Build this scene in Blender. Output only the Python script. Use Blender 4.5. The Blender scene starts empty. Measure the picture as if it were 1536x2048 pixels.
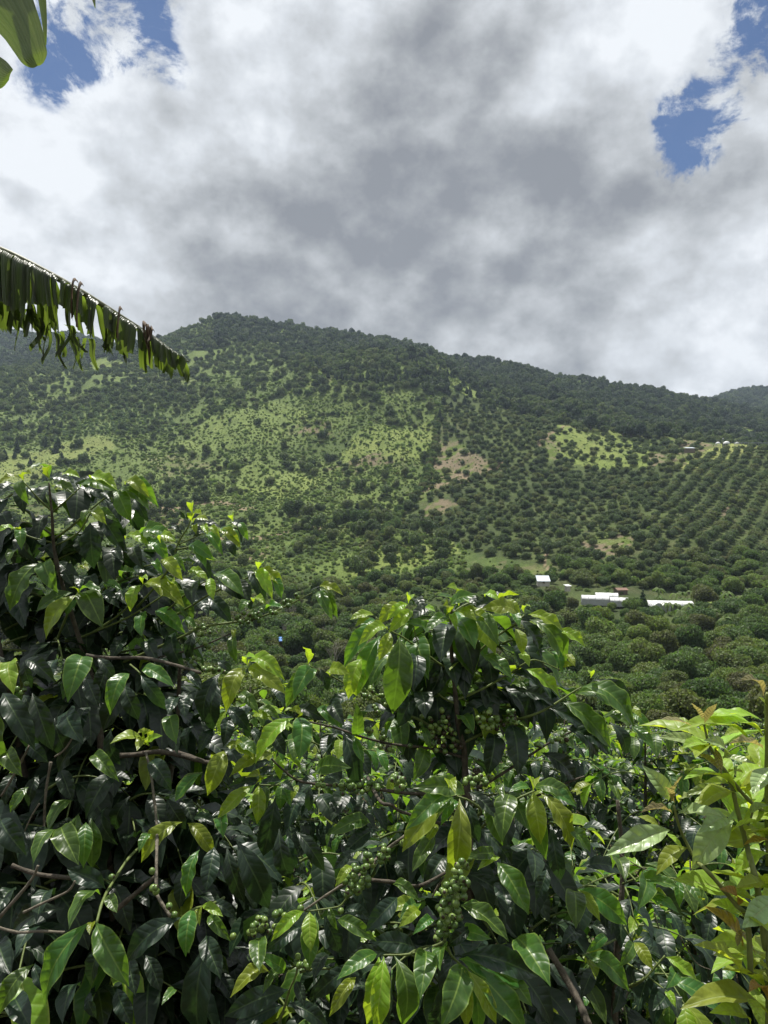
import bpy, math, random
import numpy as np
from mathutils import Vector, Matrix
R = math.radians
F = 1365.33            # focal length of the lens in photo pixels
SC = bpy.context.scene
COL = SC.collection

# ------------------------------------------------------------------ camera
cam = bpy.data.cameras.new('camera')
cam.sensor_fit = 'VERTICAL'; cam.sensor_height = 36.0; cam.sensor_width = 27.0; cam.lens = 24.0
cam.clip_start = 0.05; cam.clip_end = 20000
co = bpy.data.objects.new('camera', cam); COL.objects.link(co)
co.location = (0, 0, 0); co.rotation_euler = (R(90), 0, 0)
SC.camera = co

# ------------------------------------------------------------------ sun, sky, exposure
SUN_EL, SUN_AZ = 67.0, 14.0          # azimuth measured from straight ahead (+Y) towards the left
sun_dir = Vector((-math.cos(R(SUN_EL)) * math.sin(R(SUN_AZ)), math.cos(R(SUN_EL)) * math.cos(R(SUN_AZ)), math.sin(R(SUN_EL))))
sl = bpy.data.lights.new('sun', 'SUN'); sl.energy = 5.0; sl.angle = R(0.55); sl.color = (1.0, 0.955, 0.88)
so = bpy.data.objects.new('sun', sl); COL.objects.link(so)
so.rotation_euler = sun_dir.to_track_quat('Z', 'Y').to_euler()
SC.view_settings.view_transform = 'Standard'; SC.view_settings.look = 'None'
SC.view_settings.gamma = 1.0; SC.view_settings.use_curve_mapping = False
SC.view_settings.exposure = 0.32

class NT:
    """small helper for building node trees"""
    def __init__(s, tree): s.t = tree; s.n = tree.nodes; s.l = tree.links
    def add(s, kind, **kw):
        n = s.n.new(kind)
        for k, v in kw.items():
            setattr(n, k, v)
        return n
    def set(s, sock, v):
        if hasattr(v, 'is_linked') or isinstance(v, bpy.types.NodeSocket): s.l.new(v, sock)
        else: sock.default_value = v
    def math(s, op, a, b=0.5, c=0.5, clamp=False):
        n = s.add('ShaderNodeMath', operation=op, use_clamp=clamp)
        s.set(n.inputs[0], a); s.set(n.inputs[1], b); s.set(n.inputs[2], c)
        return n.outputs[0]
    def vmath(s, op, a, b=(0, 0, 0)):
        n = s.add('ShaderNodeVectorMath', operation=op)
        s.set(n.inputs[0], a)
        if op == 'SCALE': s.set(n.inputs['Scale'], b)
        else: s.set(n.inputs[1], b)
        return n.outputs['Value'] if op in ('DISTANCE', 'LENGTH', 'DOT_PRODUCT') else n.outputs[0]
    def noise(s, vec, scale, detail=4, rough=0.5, dist=0.0):
        n = s.add('ShaderNodeTexNoise')
        if vec is not None: s.set(n.inputs['Vector'], vec)
        n.inputs['Scale'].default_value = scale; n.inputs['Detail'].default_value = detail
        n.inputs['Roughness'].default_value = rough; n.inputs['Distortion'].default_value = dist
        return n.outputs[0]
    def maprange(s, v, a, b, c=0.0, d=1.0, smooth=False):
        n = s.add('ShaderNodeMapRange'); n.clamp = True
        if smooth: n.interpolation_type = 'SMOOTHSTEP'
        s.set(n.inputs[0], v); n.inputs[1].default_value = a; n.inputs[2].default_value = b
        n.inputs[3].default_value = c; n.inputs[4].default_value = d
        return n.outputs[0]
    def mix(s, f, a, b, blend='MIX'):
        n = s.add('ShaderNodeMix', data_type='RGBA', blend_type=blend)
        s.set(n.inputs[0], f)
        for sock, v in ((n.inputs[6], a), (n.inputs[7], b)):
            if isinstance(v, tuple) and len(v) == 3: v = (*v, 1)
            s.set(sock, v)
        return n.outputs[2]
    def ramp(s, v, stops):
        n = s.add('ShaderNodeValToRGB'); e = n.color_ramp.elements
        while len(e) < len(stops): e.new(0.5)
        for i, (p, c) in enumerate(stops):
            e[i].position = p; e[i].color = (*c, 1) if len(c) == 3 else c
        s.set(n.inputs[0], v)
        return n.outputs[0]

def build_world():
    w = bpy.data.worlds.new('World'); SC.world = w; w.use_nodes = True
    t = NT(w.node_tree); t.n.clear()
    out = t.add('ShaderNodeOutputWorld')
    tc = t.add('ShaderNodeTexCoord'); d = tc.outputs['Generated']
    sky = t.add('ShaderNodeTexSky', sky_type='NISHITA'); sky.sun_disc = False
    sky.sun_elevation = R(SUN_EL); sky.sun_rotation = R(-SUN_AZ)
    sky.air_density = 1.0; sky.dust_density = 0.4; sky.ozone_density = 2.0; sky.altitude = 1200
    sx = t.add('ShaderNodeSeparateXYZ'); t.l.new(d, sx.inputs[0])
    st = t.vmath('MULTIPLY', d, (1.0, 1.0, 1.25)); p = t.vmath('ADD', st, (4.3, 1.7, 0.6))
    def dirv(px, py):
        v = Vector((px - 768, F, 1024 - py)).normalized(); return (v.x, v.y, v.z)
    def blobs(lst):
        acc = None
        # slightly warped direction, so that the spots get ragged outlines
        wn = t.add('ShaderNodeTexNoise'); t.l.new(d, wn.inputs['Vector']); wn.inputs['Scale'].default_value = 5.0; wn.inputs['Detail'].default_value = 6
        wv = t.vmath('SCALE', t.vmath('SUBTRACT', wn.outputs['Color'], (0.5, 0.5, 0.5)), 0.16)
        dd = t.vmath('ADD', d, wv)
        for (px, py, r, a) in lst:
            ds = t.vmath('DISTANCE', dd, dirv(px, py))
            v = t.maprange(ds, 0.0, r / F, a, 0.0, smooth=True)
            acc = v if acc is None else t.math('ADD', acc, v)
        return acc
    # thickness of the cloud (high = thick, grey underside)
    n_big = t.noise(p, 2.2, 3, 0.5, 0.0)
    n_mid = t.noise(p, 5.0, 12, 0.53, 0.0)
    n_fine = t.noise(p, 15.0, 10, 0.55, 0.0)
    sh = t.vmath('ADD', p, (-0.012, 0.0, 0.045))
    n_mid2 = t.noise(sh, 5.0, 12, 0.53, 0.0)
    relief = t.math('SUBTRACT', n_mid, n_mid2)
    thick = t.math('ADD', t.math('MULTIPLY', n_big, 0.45), t.math('MULTIPLY', n_mid, 0.60))
    thick = t.math('ADD', thick, t.math('ADD', t.math('MULTIPLY', n_fine, 0.34), -0.07))
    thick = t.math('ADD', thick, blobs(THICK))
    thick = t.math('ADD', thick, t.math('MULTIPLY', relief, 1.3))
    cc = t.ramp(thick, [(0.36, (0.72, 0.75, 0.785)), (0.50, (0.575, 0.605, 0.64)), (0.64, (0.45, 0.472, 0.495)), (0.82, (0.31, 0.327, 0.348)), (0.98, (0.22, 0.235, 0.26))])
    # coverage: where the blue shows
    hb = blobs(HOLES)
    n_wisp = t.noise(p, 11.0, 12, 0.66, 0.3)
    ragged = t.math('ADD', t.math('MULTIPLY', t.math('SUBTRACT', n_mid, 0.5), -2.0), t.math('MULTIPLY', t.math('SUBTRACT', n_wisp, 0.5), -6.0))
    hole = t.math('ADD', hb, t.math('MULTIPLY', ragged, t.maprange(hb, 0.0, 0.3, 0, 1)))
    hm = t.maprange(hole, 0.12, 0.85, 0, 0.97, smooth=True)
    skyc = t.mix(1.0, sky.outputs[0], (0.044, 0.054, 0.066), 'MULTIPLY')
    col = t.mix(hm, cc, skyc)
    bg = t.add('ShaderNodeBackground'); t.l.new(col, bg.inputs[0]); bg.inputs[1].default_value = 1.0
    t.l.new(bg.outputs[0], out.inputs[0])
    w.cycles.sampling_method = 'MANUAL'; w.cycles.sample_map_resolution = 512
THICK = [(820, 330, 420, .08), (600, 470, 330, .12), (960, 580, 380, .14), (1180, 520, 300, .15), (250, 560, 300, .10), (760, 160, 200, .05), (560, 600, 300, .10),
         (100, 240, 420, -.13), (560, 60, 330, -.13), (520, 330, 160, -.07), (1330, 420, 260, -.08), (1080, 300, 180, -.04), (1250, 60, 260, -.06),
         (1500, 560, 260, .03), (1400, 720, 330, -.12), (1150, 690, 200, -.08), (1020, 450, 90, -.08), (330, 640, 140, -.12), (40, 620, 180, -.08), (150, 400, 250, -.07)]
HOLES = [(230, 45, 130, .66), (250, 110, 90, .40), (140, 130, 110, .46), (335, 165, 60, .42), (1450, 190, 120, .58), (1400, 250, 100, .60), (1365, 310, 80, .56), (1480, 130, 90, .5), (1525, 90, 100, .60), (1515, 10, 90, .5), (1530, 220, 70, .4), (870, 700, 60, .0)]
build_world()

# ------------------------------------------------------------------ general helpers
def P(px, py, D):
    """point seen at photo pixel (px, py) that stands D metres in front of the lens"""
    return Vector(((px - 768) / F * D, D, (1024 - py) / F * D))
def tag(o, label=None, cat=None, group=None, kind=None):
    if label: o['label'] = label
    if cat: o['category'] = cat
    if group: o['group'] = group
    if kind: o['kind'] = kind
    return o
def link(name, me, parent=None, loc=None):
    o = bpy.data.objects.new(name, me); COL.objects.link(o)
    if parent is not None: o.parent = parent
    if loc is not None: o.location = loc
    return o
def empty(name, loc):
    o = bpy.data.objects.new(name, None); COL.objects.link(o); o.location = loc; o.empty_display_size = 0.1
    return o
def mesh_np(name, verts, faces, mat=None, smooth=True, uv=None):
    """faces: (n,k) array of equal sized polygons or a list"""
    me = bpy.data.meshes.new(name)
    if isinstance(faces, np.ndarray):
        nf, k = faces.shape
        me.vertices.add(len(verts)); me.vertices.foreach_set('co', np.asarray(verts, dtype=np.float32).ravel())
        me.loops.add(nf * k); me.loops.foreach_set('vertex_index', faces.astype(np.int32).ravel())
        me.polygons.add(nf); me.polygons.foreach_set('loop_start', np.arange(0, nf * k, k, dtype=np.int32))
        try: me.polygons.foreach_set('loop_total', np.full(nf, k, dtype=np.int32))
        except Exception: pass
        me.update(calc_edges=True); me.validate()
    else:
        me.from_pydata([tuple(v) for v in verts], [], faces)
    if uv is not None:
        l = me.uv_layers.new(name='UVMap')
        idx = np.empty(len(me.loops), dtype=np.int32); me.loops.foreach_get('vertex_index', idx)
        l.data.foreach_set('uv', np.asarray(uv, dtype=np.float32)[idx].ravel())
    if smooth: me.polygons.foreach_set('use_smooth', np.ones(len(me.polygons), dtype=bool))
    if mat:
        for m in (mat if isinstance(mat, (list, tuple)) else [mat]): me.materials.append(m)
    me.update()
    return me
class MB:
    """collects simple solids into one mesh"""
    def __init__(s): s.v = []; s.f = []
    def box(s, c, d, rz=0.0):
        cx, cy, cz = c; hx, hy, hz = d[0] / 2, d[1] / 2, d[2] / 2; n = len(s.v); ca, sa = math.cos(rz), math.sin(rz)
        for z in (-hz, hz):
            for x, y in ((-hx, -hy), (hx, -hy), (hx, hy), (-hx, hy)):
                s.v.append((cx + x * ca - y * sa, cy + x * sa + y * ca, cz + z))
        s.f += [(n, n+3, n+2, n+1), (n+4, n+5, n+6, n+7), (n, n+1, n+5, n+4), (n+1, n+2, n+6, n+5), (n+2, n+3, n+7, n+6), (n+3, n, n+4, n+7)]
    def tube(s, pts, rad, seg=7, cap=True):
        pts = [Vector(p) for p in pts]; n0 = len(s.v)
        up = Vector((0.31, 0.17, 0.93))
        for i, p in enumerate(pts):
            a = pts[max(i - 1, 0)]; b = pts[min(i + 1, len(pts) - 1)]
            tdir = (b - a).normalized(); x = tdir.cross(up)
            if x.length < 1e-3: x = tdir.cross(Vector((1, 0, 0)))
            x.normalize(); y = tdir.cross(x); r = rad[i] if isinstance(rad, (list, tuple)) else rad
            for k in range(seg):
                an = 2 * math.pi * k / seg
                s.v.append(tuple(p + x * (r * math.cos(an)) + y * (r * math.sin(an))))
        for i in range(len(pts) - 1):
            for k in range(seg):
                a = n0 + i * seg + k; b = n0 + i * seg + (k + 1) % seg
                s.f.append((a, b, b + seg, a + seg))
        if cap:
            s.f.append(tuple(n0 + k for k in range(seg))[::-1])
            e = n0 + (len(pts) - 1) * seg; s.f.append(tuple(e + k for k in range(seg)))
    def prism(s, prof, y0, y1, M=None):
        """profile of (x, z) swept along y"""
        n = len(s.v); k = len(prof)
        for y in (y0, y1):
            for (x, z) in prof: s.v.append((x, y, z))
        for i in range(k): j = (i + 1) % k; s.f.append((n + i, n + k + i, n + k + j, n + j))
        s.f.append(tuple(n + i for i in range(k))); s.f.append(tuple(n + k + i for i in range(k))[::-1])
    def mesh(s, name, mat, smooth=False):
        return mesh_np(name, s.v, s.f, mat, smooth)
def smooth_line(pts, n=3):
    """Catmull-Rom through the points"""
    pts = [Vector(p) for p in pts]
    if len(pts) < 3: return pts
    out = []
    for i in range(len(pts) - 1):
        p0 = pts[max(i - 1, 0)]; p1 = pts[i]; p2 = pts[i + 1]; p3 = pts[min(i + 2, len(pts) - 1)]
        for k in range(n):
            t = k / n
            out.append(0.5 * ((2 * p1) + (p2 - p0) * t + (2 * p0 - 5 * p1 + 4 * p2 - p3) * t * t + (3 * p1 - p0 - 3 * p2 + p3) * t ** 3))
    out.append(pts[-1]); return out

def vnoise(x, y, seed=0):
    """2-D value noise in 0..1, vectorised"""
    xi = np.floor(x).astype(np.int64); yi = np.floor(y).astype(np.int64); fx = x - xi; fy = y - yi
    fx = fx * fx * (3 - 2 * fx); fy = fy * fy * (3 - 2 * fy)
    def h(a, b):
        n = (a * 374761393 + b * 668265263 + seed * 974634777) & 0x7fffffff
        n = ((n ^ (n >> 13)) * 1274126177) & 0x7fffffff
        return ((n ^ (n >> 16)) & 0xffff) / 65535.0
    return (h(xi, yi) * (1 - fx) + h(xi + 1, yi) * fx) * (1 - fy) + (h(xi, yi + 1) * (1 - fx) + h(xi + 1, yi + 1) * fx) * fy
def fbm(x, y, seed=0, octv=5, gain=0.5):
    a = 1.0; s = 0.0; tot = 0.0
    for o in range(octv):
        s = s + a * vnoise(x * 2 ** o + 13.7 * o, y * 2 ** o + 7.3 * o, seed + o); tot += a; a *= gain
    return s / tot

# ------------------------------------------------------------------ materials
def principled(name, col, rough=0.6, spec=0.5, fn=None):
    m = bpy.data.materials.new(name); m.use_nodes = True; t = NT(m.node_tree)
    b = t.n['Principled BSDF']; b.inputs['Roughness'].default_value = rough
    b.inputs['Specular IOR Level'].default_value = spec
    b.inputs['Base Color'].default_value = (*col, 1)
    if fn: fn(t, b)
    return m
def plain(name, col, rough=0.7, var=0.25, scale=6.0, bump=0.0, spec=0.3):
    """one colour with mottling and a little relief"""
    def fn(t, b):
        tc = t.add('ShaderNodeTexCoord'); n = t.noise(tc.outputs['Object'], scale, 6, 0.6)
        f = t.maprange(n, 0.3, 0.7, 1 - var, 1 + var)
        c = t.vmath('SCALE', (*col,), f); t.l.new(c, b.inputs['Base Color'])
        if bump:
            bn = t.add('ShaderNodeBump'); bn.inputs['Strength'].default_value = bump; bn.inputs['Distance'].default_value = 0.01
            t.l.new(n, bn.inputs['Height']); t.l.new(bn.outputs[0], b.inputs['Normal'])
    return principled(name, col, rough, spec, fn)
def leaf_material(name, top, trans, tf=0.35, rough=0.3, spec=0.5, rib=(0.16, 0.22, 0.06), veins=9.0, bump=0.5, spots=0.0, edge=0.35, hv=0.03):
    """leaf: UV u along the blade, v across; pale midrib, pressed-in side veins, light passing through the blade"""
    m = bpy.data.materials.new(name); m.use_nodes = True; t = NT(m.node_tree); t.n.clear()
    out = t.add('ShaderNodeOutputMaterial'); uv = t.add('ShaderNodeTexCoord').outputs['UV']
    s = t.add('ShaderNodeSeparateXYZ'); t.l.new(uv, s.inputs[0]); u, v = s.outputs[0], s.outputs[1]
    av = t.math('MULTIPLY', t.math('ABSOLUTE', t.math('SUBTRACT', v, 0.5)), 2.0)
    ph = t.math('MULTIPLY', t.math('SUBTRACT', u, t.math('MULTIPLY', av, 0.13)), veins * 6.2832)
    wave = t.math('MULTIPLY', t.math('ADD', t.math('SINE', ph), 1.0), 0.5)
    groove = t.math('POWER', wave, 5.0)
    ribm = t.maprange(av, 0.035, 0.085, 1, 0, smooth=True)
    oi = t.add('ShaderNodeObjectInfo'); rnd = oi.outputs['Random']
    geo = t.add('ShaderNodeNewGeometry')
    nz = t.noise(geo.outputs['Position'], 45.0, 4, 0.6)
    mot = t.maprange(nz, 0.3, 0.7, 0.78, 1.25)
    hs = t.add('ShaderNodeHueSaturation'); t.l.new(t.maprange(rnd, 0, 1, 0.5 - hv, 0.5 + hv), hs.inputs['Hue'])
    t.l.new(t.math('MULTIPLY', t.maprange(rnd, 0, 1, 0.72, 1.3), mot), hs.inputs['Value']); hs.inputs['Color'].default_value = (*top, 1)
    c = t.mix(t.math('MULTIPLY', groove, 0.12), hs.outputs[0], rib)
    c = t.mix(t.math('MULTIPLY', ribm, 0.75), c, rib)
    c = t.mix(t.maprange(av, 0.86, 0.97, 0, edge), c, rib)  # light glowing in the curled rim is painted as a paler margin
    if spots:
        vz = t.noise(geo.outputs['Position'], 130.0, 2, 0.5)
        c = t.mix(t.maprange(vz, 0.70, 0.76, 0, spots), c, (0.10, 0.06, 0.025))
    b = t.add('ShaderNodeBsdfPrincipled'); t.l.new(c, b.inputs['Base Color'])
    t.l.new(t.maprange(nz, 0.3, 0.7, rough * 0.8, rough * 1.35), b.inputs['Roughness'])
    b.inputs['Specular IOR Level'].default_value = spec
    hs2 = t.add('ShaderNodeHueSaturation'); hs2.inputs['Color'].default_value = (*trans, 1)
    t.l.new(t.math('MULTIPLY', t.maprange(rnd, 0, 1, 0.75, 1.25), mot), hs2.inputs['Value'])
    tc2 = t.mix(t.math('MULTIPLY', groove, 0.3), hs2.outputs[0], (trans[0] * 0.5, trans[1] * 0.5, trans[2] * 0.5))
    tr = t.add('ShaderNodeBsdfTranslucent'); t.l.new(tc2, tr.inputs[0])
    h = t.math('ADD', t.math('MULTIPLY', groove, -1.0), t.math('MULTIPLY', ribm, -1.2))
    h = t.math('ADD', h, t.math('MULTIPLY', t.math('SINE', t.math('MULTIPLY', ph, 1.0)), -0.25))
    h = t.math('ADD', h, t.math('MULTIPLY', nz, 0.8))
    bn = t.add('ShaderNodeBump'); bn.inputs['Strength'].default_value = bump; bn.inputs['Distance'].default_value = 0.0022
    t.l.new(h, bn.inputs['Height']); t.l.new(bn.outputs[0], b.inputs['Normal']); t.l.new(bn.outputs[0], tr.inputs['Normal'])
    mx = t.add('ShaderNodeMixShader'); mx.inputs[0].default_value = tf
    t.l.new(b.outputs[0], mx.inputs[1]); t.l.new(tr.outputs[0], mx.inputs[2]); t.l.new(mx.outputs[0], out.inputs[0])
    return m
def crown_material(name, cols, tf=0.36, rough=0.65, hv=0.02, vv=0.35):
    """foliage seen from far: colour differs from tree to tree and from clump to clump"""
    m = bpy.data.materials.new(name); m.use_nodes = True; t = NT(m.node_tree); t.n.clear()
    out = t.add('ShaderNodeOutputMaterial'); oi = t.add('ShaderNodeObjectInfo'); rnd = oi.outputs['Random']
    k = len(cols); c = t.ramp(rnd, [(i / max(k - 1, 1), cc) for i, cc in enumerate(cols)])
    geo = t.add('ShaderNodeNewGeometry'); ri = geo.outputs['Random Per Island']
    hs = t.add('ShaderNodeHueSaturation'); t.l.new(c, hs.inputs['Color'])
    t.l.new(t.maprange(ri, 0, 1, 0.5 - hv, 0.5 + hv), hs.inputs['Hue'])
    t.l.new(t.maprange(ri, 0, 1, 1 - vv, 1 + vv), hs.inputs['Value'])
    b = t.add('ShaderNodeBsdfPrincipled'); t.l.new(hs.outputs[0], b.inputs['Base Color']); b.inputs['Roughness'].default_value = rough
    b.inputs['Specular IOR Level'].default_value = 0.35
    tr = t.add('ShaderNodeBsdfTranslucent'); t.l.new(t.mix(1.0, hs.outputs[0], (1.5, 1.7, 0.8), 'MULTIPLY'), tr.inputs[0])
    mx = t.add('ShaderNodeMixShader'); mx.inputs[0].default_value = tf
    t.l.new(b.outputs[0], mx.inputs[1]); t.l.new(tr.outputs[0], mx.inputs[2]); t.l.new(mx.outputs[0], out.inputs[0])
    return m

M = {}
M['y'] = leaf_material('coffee_leaf_young', (0.175, 0.270, 0.018), (0.58, 0.80, 0.035), 0.42, 0.34, 0.5, rib=(0.38, 0.46, 0.08), veins=8, bump=0.22, edge=0.8)
M['m'] = leaf_material('coffee_leaf_green', (0.044, 0.108, 0.018), (0.28, 0.54, 0.03), 0.36, 0.33, 0.5, rib=(0.22, 0.33, 0.06), veins=8, bump=0.20, edge=0.8)
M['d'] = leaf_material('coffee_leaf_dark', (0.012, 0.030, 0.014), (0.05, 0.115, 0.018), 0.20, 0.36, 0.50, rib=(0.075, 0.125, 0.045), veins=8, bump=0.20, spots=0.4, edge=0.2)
M['a'] = leaf_material('avocado_leaf_lime', (0.25, 0.36, 0.045), (0.72, 0.86, 0.05), 0.45, 0.42, 0.45, rib=(0.36, 0.44, 0.14), veins=7, bump=0.25, spots=0.4, edge=0.15)
M['b'] = leaf_material('avocado_leaf_pale', (0.27, 0.37, 0.15), (0.42, 0.56, 0.08), 0.28, 0.34, 0.7, rib=(0.34, 0.42, 0.18), veins=7, bump=0.35, spots=0.6, edge=0.1)
M['r'] = leaf_material('avocado_leaf_bronze', (0.22, 0.20, 0.095), (0.52, 0.44, 0.12), 0.38, 0.32, 0.6, rib=(0.36, 0.36, 0.12), veins=8, bump=0.6, hv=0.02)
M['o'] = leaf_material('avocado_leaf_orange', (0.34, 0.22, 0.05), (0.62, 0.42, 0.05), 0.40, 0.4, 0.4, rib=(0.42, 0.36, 0.08), veins=8, bump=0.5)
M['twig'] = plain('green_twig', (0.13, 0.17, 0.05), 0.55, 0.3, 60, 0.3)
M['bark'] = plain('coffee_bark', (0.085, 0.072, 0.055), 0.85, 0.45, 50, 0.8)
M['palebark'] = plain('pale_bark', (0.17, 0.15, 0.115), 0.85, 0.35, 60, 0.8)
M['reed'] = plain('avocado_stem', (0.17, 0.20, 0.06), 0.5, 0.25, 30, 0.2)
def cherry_fn(t, b):
    oi = t.add('ShaderNodeObjectInfo'); tc = t.add('ShaderNodeTexCoord')
    s = t.add('ShaderNodeSeparateXYZ'); t.l.new(tc.outputs['Object'], s.inputs[0])
    c = t.ramp(oi.outputs['Random'], [(0, (0.085, 0.150, 0.035)), (0.5, (0.125, 0.205, 0.045)), (1, (0.20, 0.28, 0.065))])
    n = t.noise(tc.outputs['Object'], 2.5, 3, 0.5); c = t.mix(t.maprange(n, 0.4, 0.7, 0, 0.4), c, (0.03, 0.07, 0.02))
    c = t.mix(t.maprange(s.outputs[2], 0.90, 0.96, 0, 1), c, (0.05, 0.035, 0.02))
    t.l.new(c, b.inputs['Base Color'])
M['cherry'] = principled('green_coffee_cherry', (0.1, 0.18, 0.03), 0.32, 0.5, cherry_fn)
def banana_material():
    m = bpy.data.materials.new('banana_leaf'); m.use_nodes = True; t = NT(m.node_tree); t.n.clear()
    out = t.add('ShaderNodeOutputMaterial'); uv = t.add('ShaderNodeTexCoord').outputs['UV']
    s = t.add('ShaderNodeSeparateXYZ'); t.l.new(uv, s.inputs[0]); u, v = s.outputs[0], s.outputs[1]
    oi = t.add('ShaderNodeObjectInfo'); cb = t.add('ShaderNodeCombineXYZ')
    t.l.new(t.math('MULTIPLY', u, 1.2), cb.inputs[0]); t.l.new(t.math('MULTIPLY', v, 22.0), cb.inputs[1]); t.l.new(t.math('MULTIPLY', oi.outputs['Random'], 40.0), cb.inputs[2])
    n = t.noise(cb.outputs[0], 1.0, 5, 0.6)
    line = t.math('SINE', t.math('MULTIPLY', v, 190.0))
    c = t.mix(t.maprange(n, 0.3, 0.7), (0.085, 0.105, 0.072), (0.15, 0.175, 0.115)); c = t.mix(t.maprange(line, 0.2, 1, 0, .35), c, (0.03, 0.045, 0.022))
    b = t.add('ShaderNodeBsdfPrincipled'); t.l.new(c, b.inputs['Base Color']); b.inputs['Roughness'].default_value = .42
    tr = t.add('ShaderNodeBsdfTranslucent'); t.l.new(t.mix(t.maprange(n, 0.3, 0.7), (0.20, 0.34, 0.03), (0.36, 0.50, 0.06)), tr.inputs[0])
    bn = t.add('ShaderNodeBump'); bn.inputs['Strength'].default_value = .5; bn.inputs['Distance'].default_value = .003
    t.l.new(t.math('ADD', line, t.math('MULTIPLY', n, 3.0)), bn.inputs['Height']); t.l.new(bn.outputs[0], b.inputs['Normal'])
    mx = t.add('ShaderNodeMixShader'); mx.inputs[0].default_value = .32
    t.l.new(b.outputs[0], mx.inputs[1]); t.l.new(tr.outputs[0], mx.inputs[2]); t.l.new(mx.outputs[0], out.inputs[0])
    return m
M['banana'] = banana_material()
M['bananarib'] = plain('banana_midrib', (0.15, 0.16, 0.09), 0.5, 0.2, 10)
M['dry'] = plain('dry_leaf', (0.12, 0.085, 0.055), 0.8, 0.4, 30, 0.5)

# ------------------------------------------------------------------ the lie of the land
DR = np.array([60, 100, 150, 200, 250, 300, 400, 500, 600, 700, 800, 900, 1000, 1150, 1300, 1500, 1800, 2200, 2800], float)
CX = np.array([-700, 0, 200, 330, 440, 560, 700, 850, 1000, 1200, 1350, 1500, 1800, 2500], float)
TAB = np.array([
 [1472, 1465, 1390, 1300, 1240, 1190, 1100, 1030,  965,  905,  860, 820, 790, 770, 760, 740, 700, 720, 780],
 [1472, 1465, 1390, 1300, 1240, 1190, 1100, 1030,  965,  905,  850, 800, 765, 745, 738, 715, 665, 690, 760],
 [1472, 1465, 1390, 1300, 1240, 1190, 1105, 1035,  975,  910,  850, 795, 757, 730, 722, 705, 681, 700, 760],
 [1472, 1465, 1390, 1305, 1245, 1200, 1110, 1045,  985,  905,  835, 775, 740, 700, 662, 700, 740, 760, 800],
 [1472, 1465, 1395, 1310, 1250, 1200, 1115, 1045,  985,  890,  820, 770, 735, 680, 626, 690, 745, 770, 810],
 [1472, 1465, 1395, 1315, 1255, 1205, 1115, 1045,  975,  880,  800, 748, 730, 680, 650, 705, 760, 780, 820],
 [1472, 1465, 1400, 1325, 1265, 1212, 1120, 1035,  950,  860,  775, 710, 716, 697, 676, 722, 770, 790, 830],
 [1472, 1465, 1400, 1330, 1270, 1215, 1125, 1030,  945,  865,  787, 720, 719, 710, 697, 742, 780, 800, 840],
 [1472, 1465, 1400, 1320, 1260, 1208, 1095, 1000,  920,  852,  808, 793, 777, 752, 727, 762, 790, 810, 850],
 [1472, 1460, 1395, 1300, 1240, 1190, 1085, 1000,  925,  867,  848, 832, 817, 792, 765, 802, 830, 840, 860],
 [1472, 1458, 1390, 1300, 1240, 1190, 1075,  975,  905,  887,  872, 861, 847, 817, 788, 830, 830, 830, 860],
 [1472, 1458, 1390, 1300, 1240, 1190, 1062,  960,  901,  903,  890, 880, 868, 848, 824, 840, 815, 778, 840],
 [1472, 1458, 1390, 1300, 1245, 1195, 1070,  975,  915,  912,  903, 895, 885, 870, 855, 850, 800, 772, 830],
 [1472, 1458, 1390, 1300, 1250, 1205, 1100, 1020,  960,  950,  940, 930, 920, 900, 885, 870, 820, 790, 830]], float)
GPX = np.arange(-900, 2601, 10.0); LD = np.linspace(math.log(60), math.log(2800), 420)
_t = np.array([np.interp(LD, np.log(DR), r) for r in TAB])               # columns x depth
_g = np.array([np.interp(GPX, CX, _t[:, j]) for j in range(len(LD))]).T   # px x depth
def _smooth(a, sig, axis):
    k = np.arange(-int(3 * sig), int(3 * sig) + 1); w = np.exp(-k ** 2 / (2 * sig ** 2)); w /= w.sum()
    pad = [(0, 0), (0, 0)]; pad[axis] = (len(k) // 2,) * 2
    ap = np.pad(a, pad, mode='edge'); return np.apply_along_axis(lambda r: np.convolve(r, w, 'valid'), axis, ap)
GP = _smooth(_smooth(_g, 3.2, 0), 3.0, 1)
def py_of(px, D):
    fx = np.clip((px - GPX[0]) / 10.0, 0, len(GPX) - 1.001); fd = np.clip((np.log(np.maximum(D, 60)) - LD[0]) / (LD[1] - LD[0]), 0, len(LD) - 1.001)
    i = fx.astype(int); j = fd.astype(int); a = fx - i; b = fd - j
    return (GP[i, j] * (1 - a) + GP[i + 1, j] * a) * (1 - b) + (GP[i, j + 1] * (1 - a) + GP[i + 1, j + 1] * a) * b
def ground_z(x, y):
    x = np.asarray(x, float); y = np.asarray(y, float)
    yy = np.maximum(y, 60.0); px = 768 + F * x / yy
    z = (1024 - py_of(px, yy)) / F * yy
    z = np.where(y < 60, -1.75 + (z + 1.75) * np.clip(y, -60, 60) / 60.0, z)
    amp = np.clip((yy - 90) / 900, 0, 1) ** 0.8
    rid = 1 - np.abs(2 * fbm(x / 130.0 + y / 400.0, y / 420.0, 5, 4) - 1) * 2
    z = z + amp * (15.0 * (rid - 0.55) + 7.0 * (fbm(x / 60.0, y / 60.0, 9, 5) - 0.5) * 2 + 2.5 * (fbm(x / 14.0, y / 14.0, 31, 3) - 0.5))
    z = z + 0.25 * (fbm(x / 3.0, y / 3.0, 17, 3) - 0.5) * np.clip(y / 4.0 - 0.5, 0, 1)
    return z
VISP = np.minimum.accumulate(GP, axis=1)
def visible(px, D, slack=14):
    fx = np.clip(((px - GPX[0]) / 10.0).astype(int), 0, len(GPX) - 1); fd = np.clip(((np.log(np.maximum(D, 60)) - LD[0]) / (LD[1] - LD[0])).astype(int) - 1, 0, len(LD) - 1)
    return py_of(px, D) <= VISP[fx, fd] + slack
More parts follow.
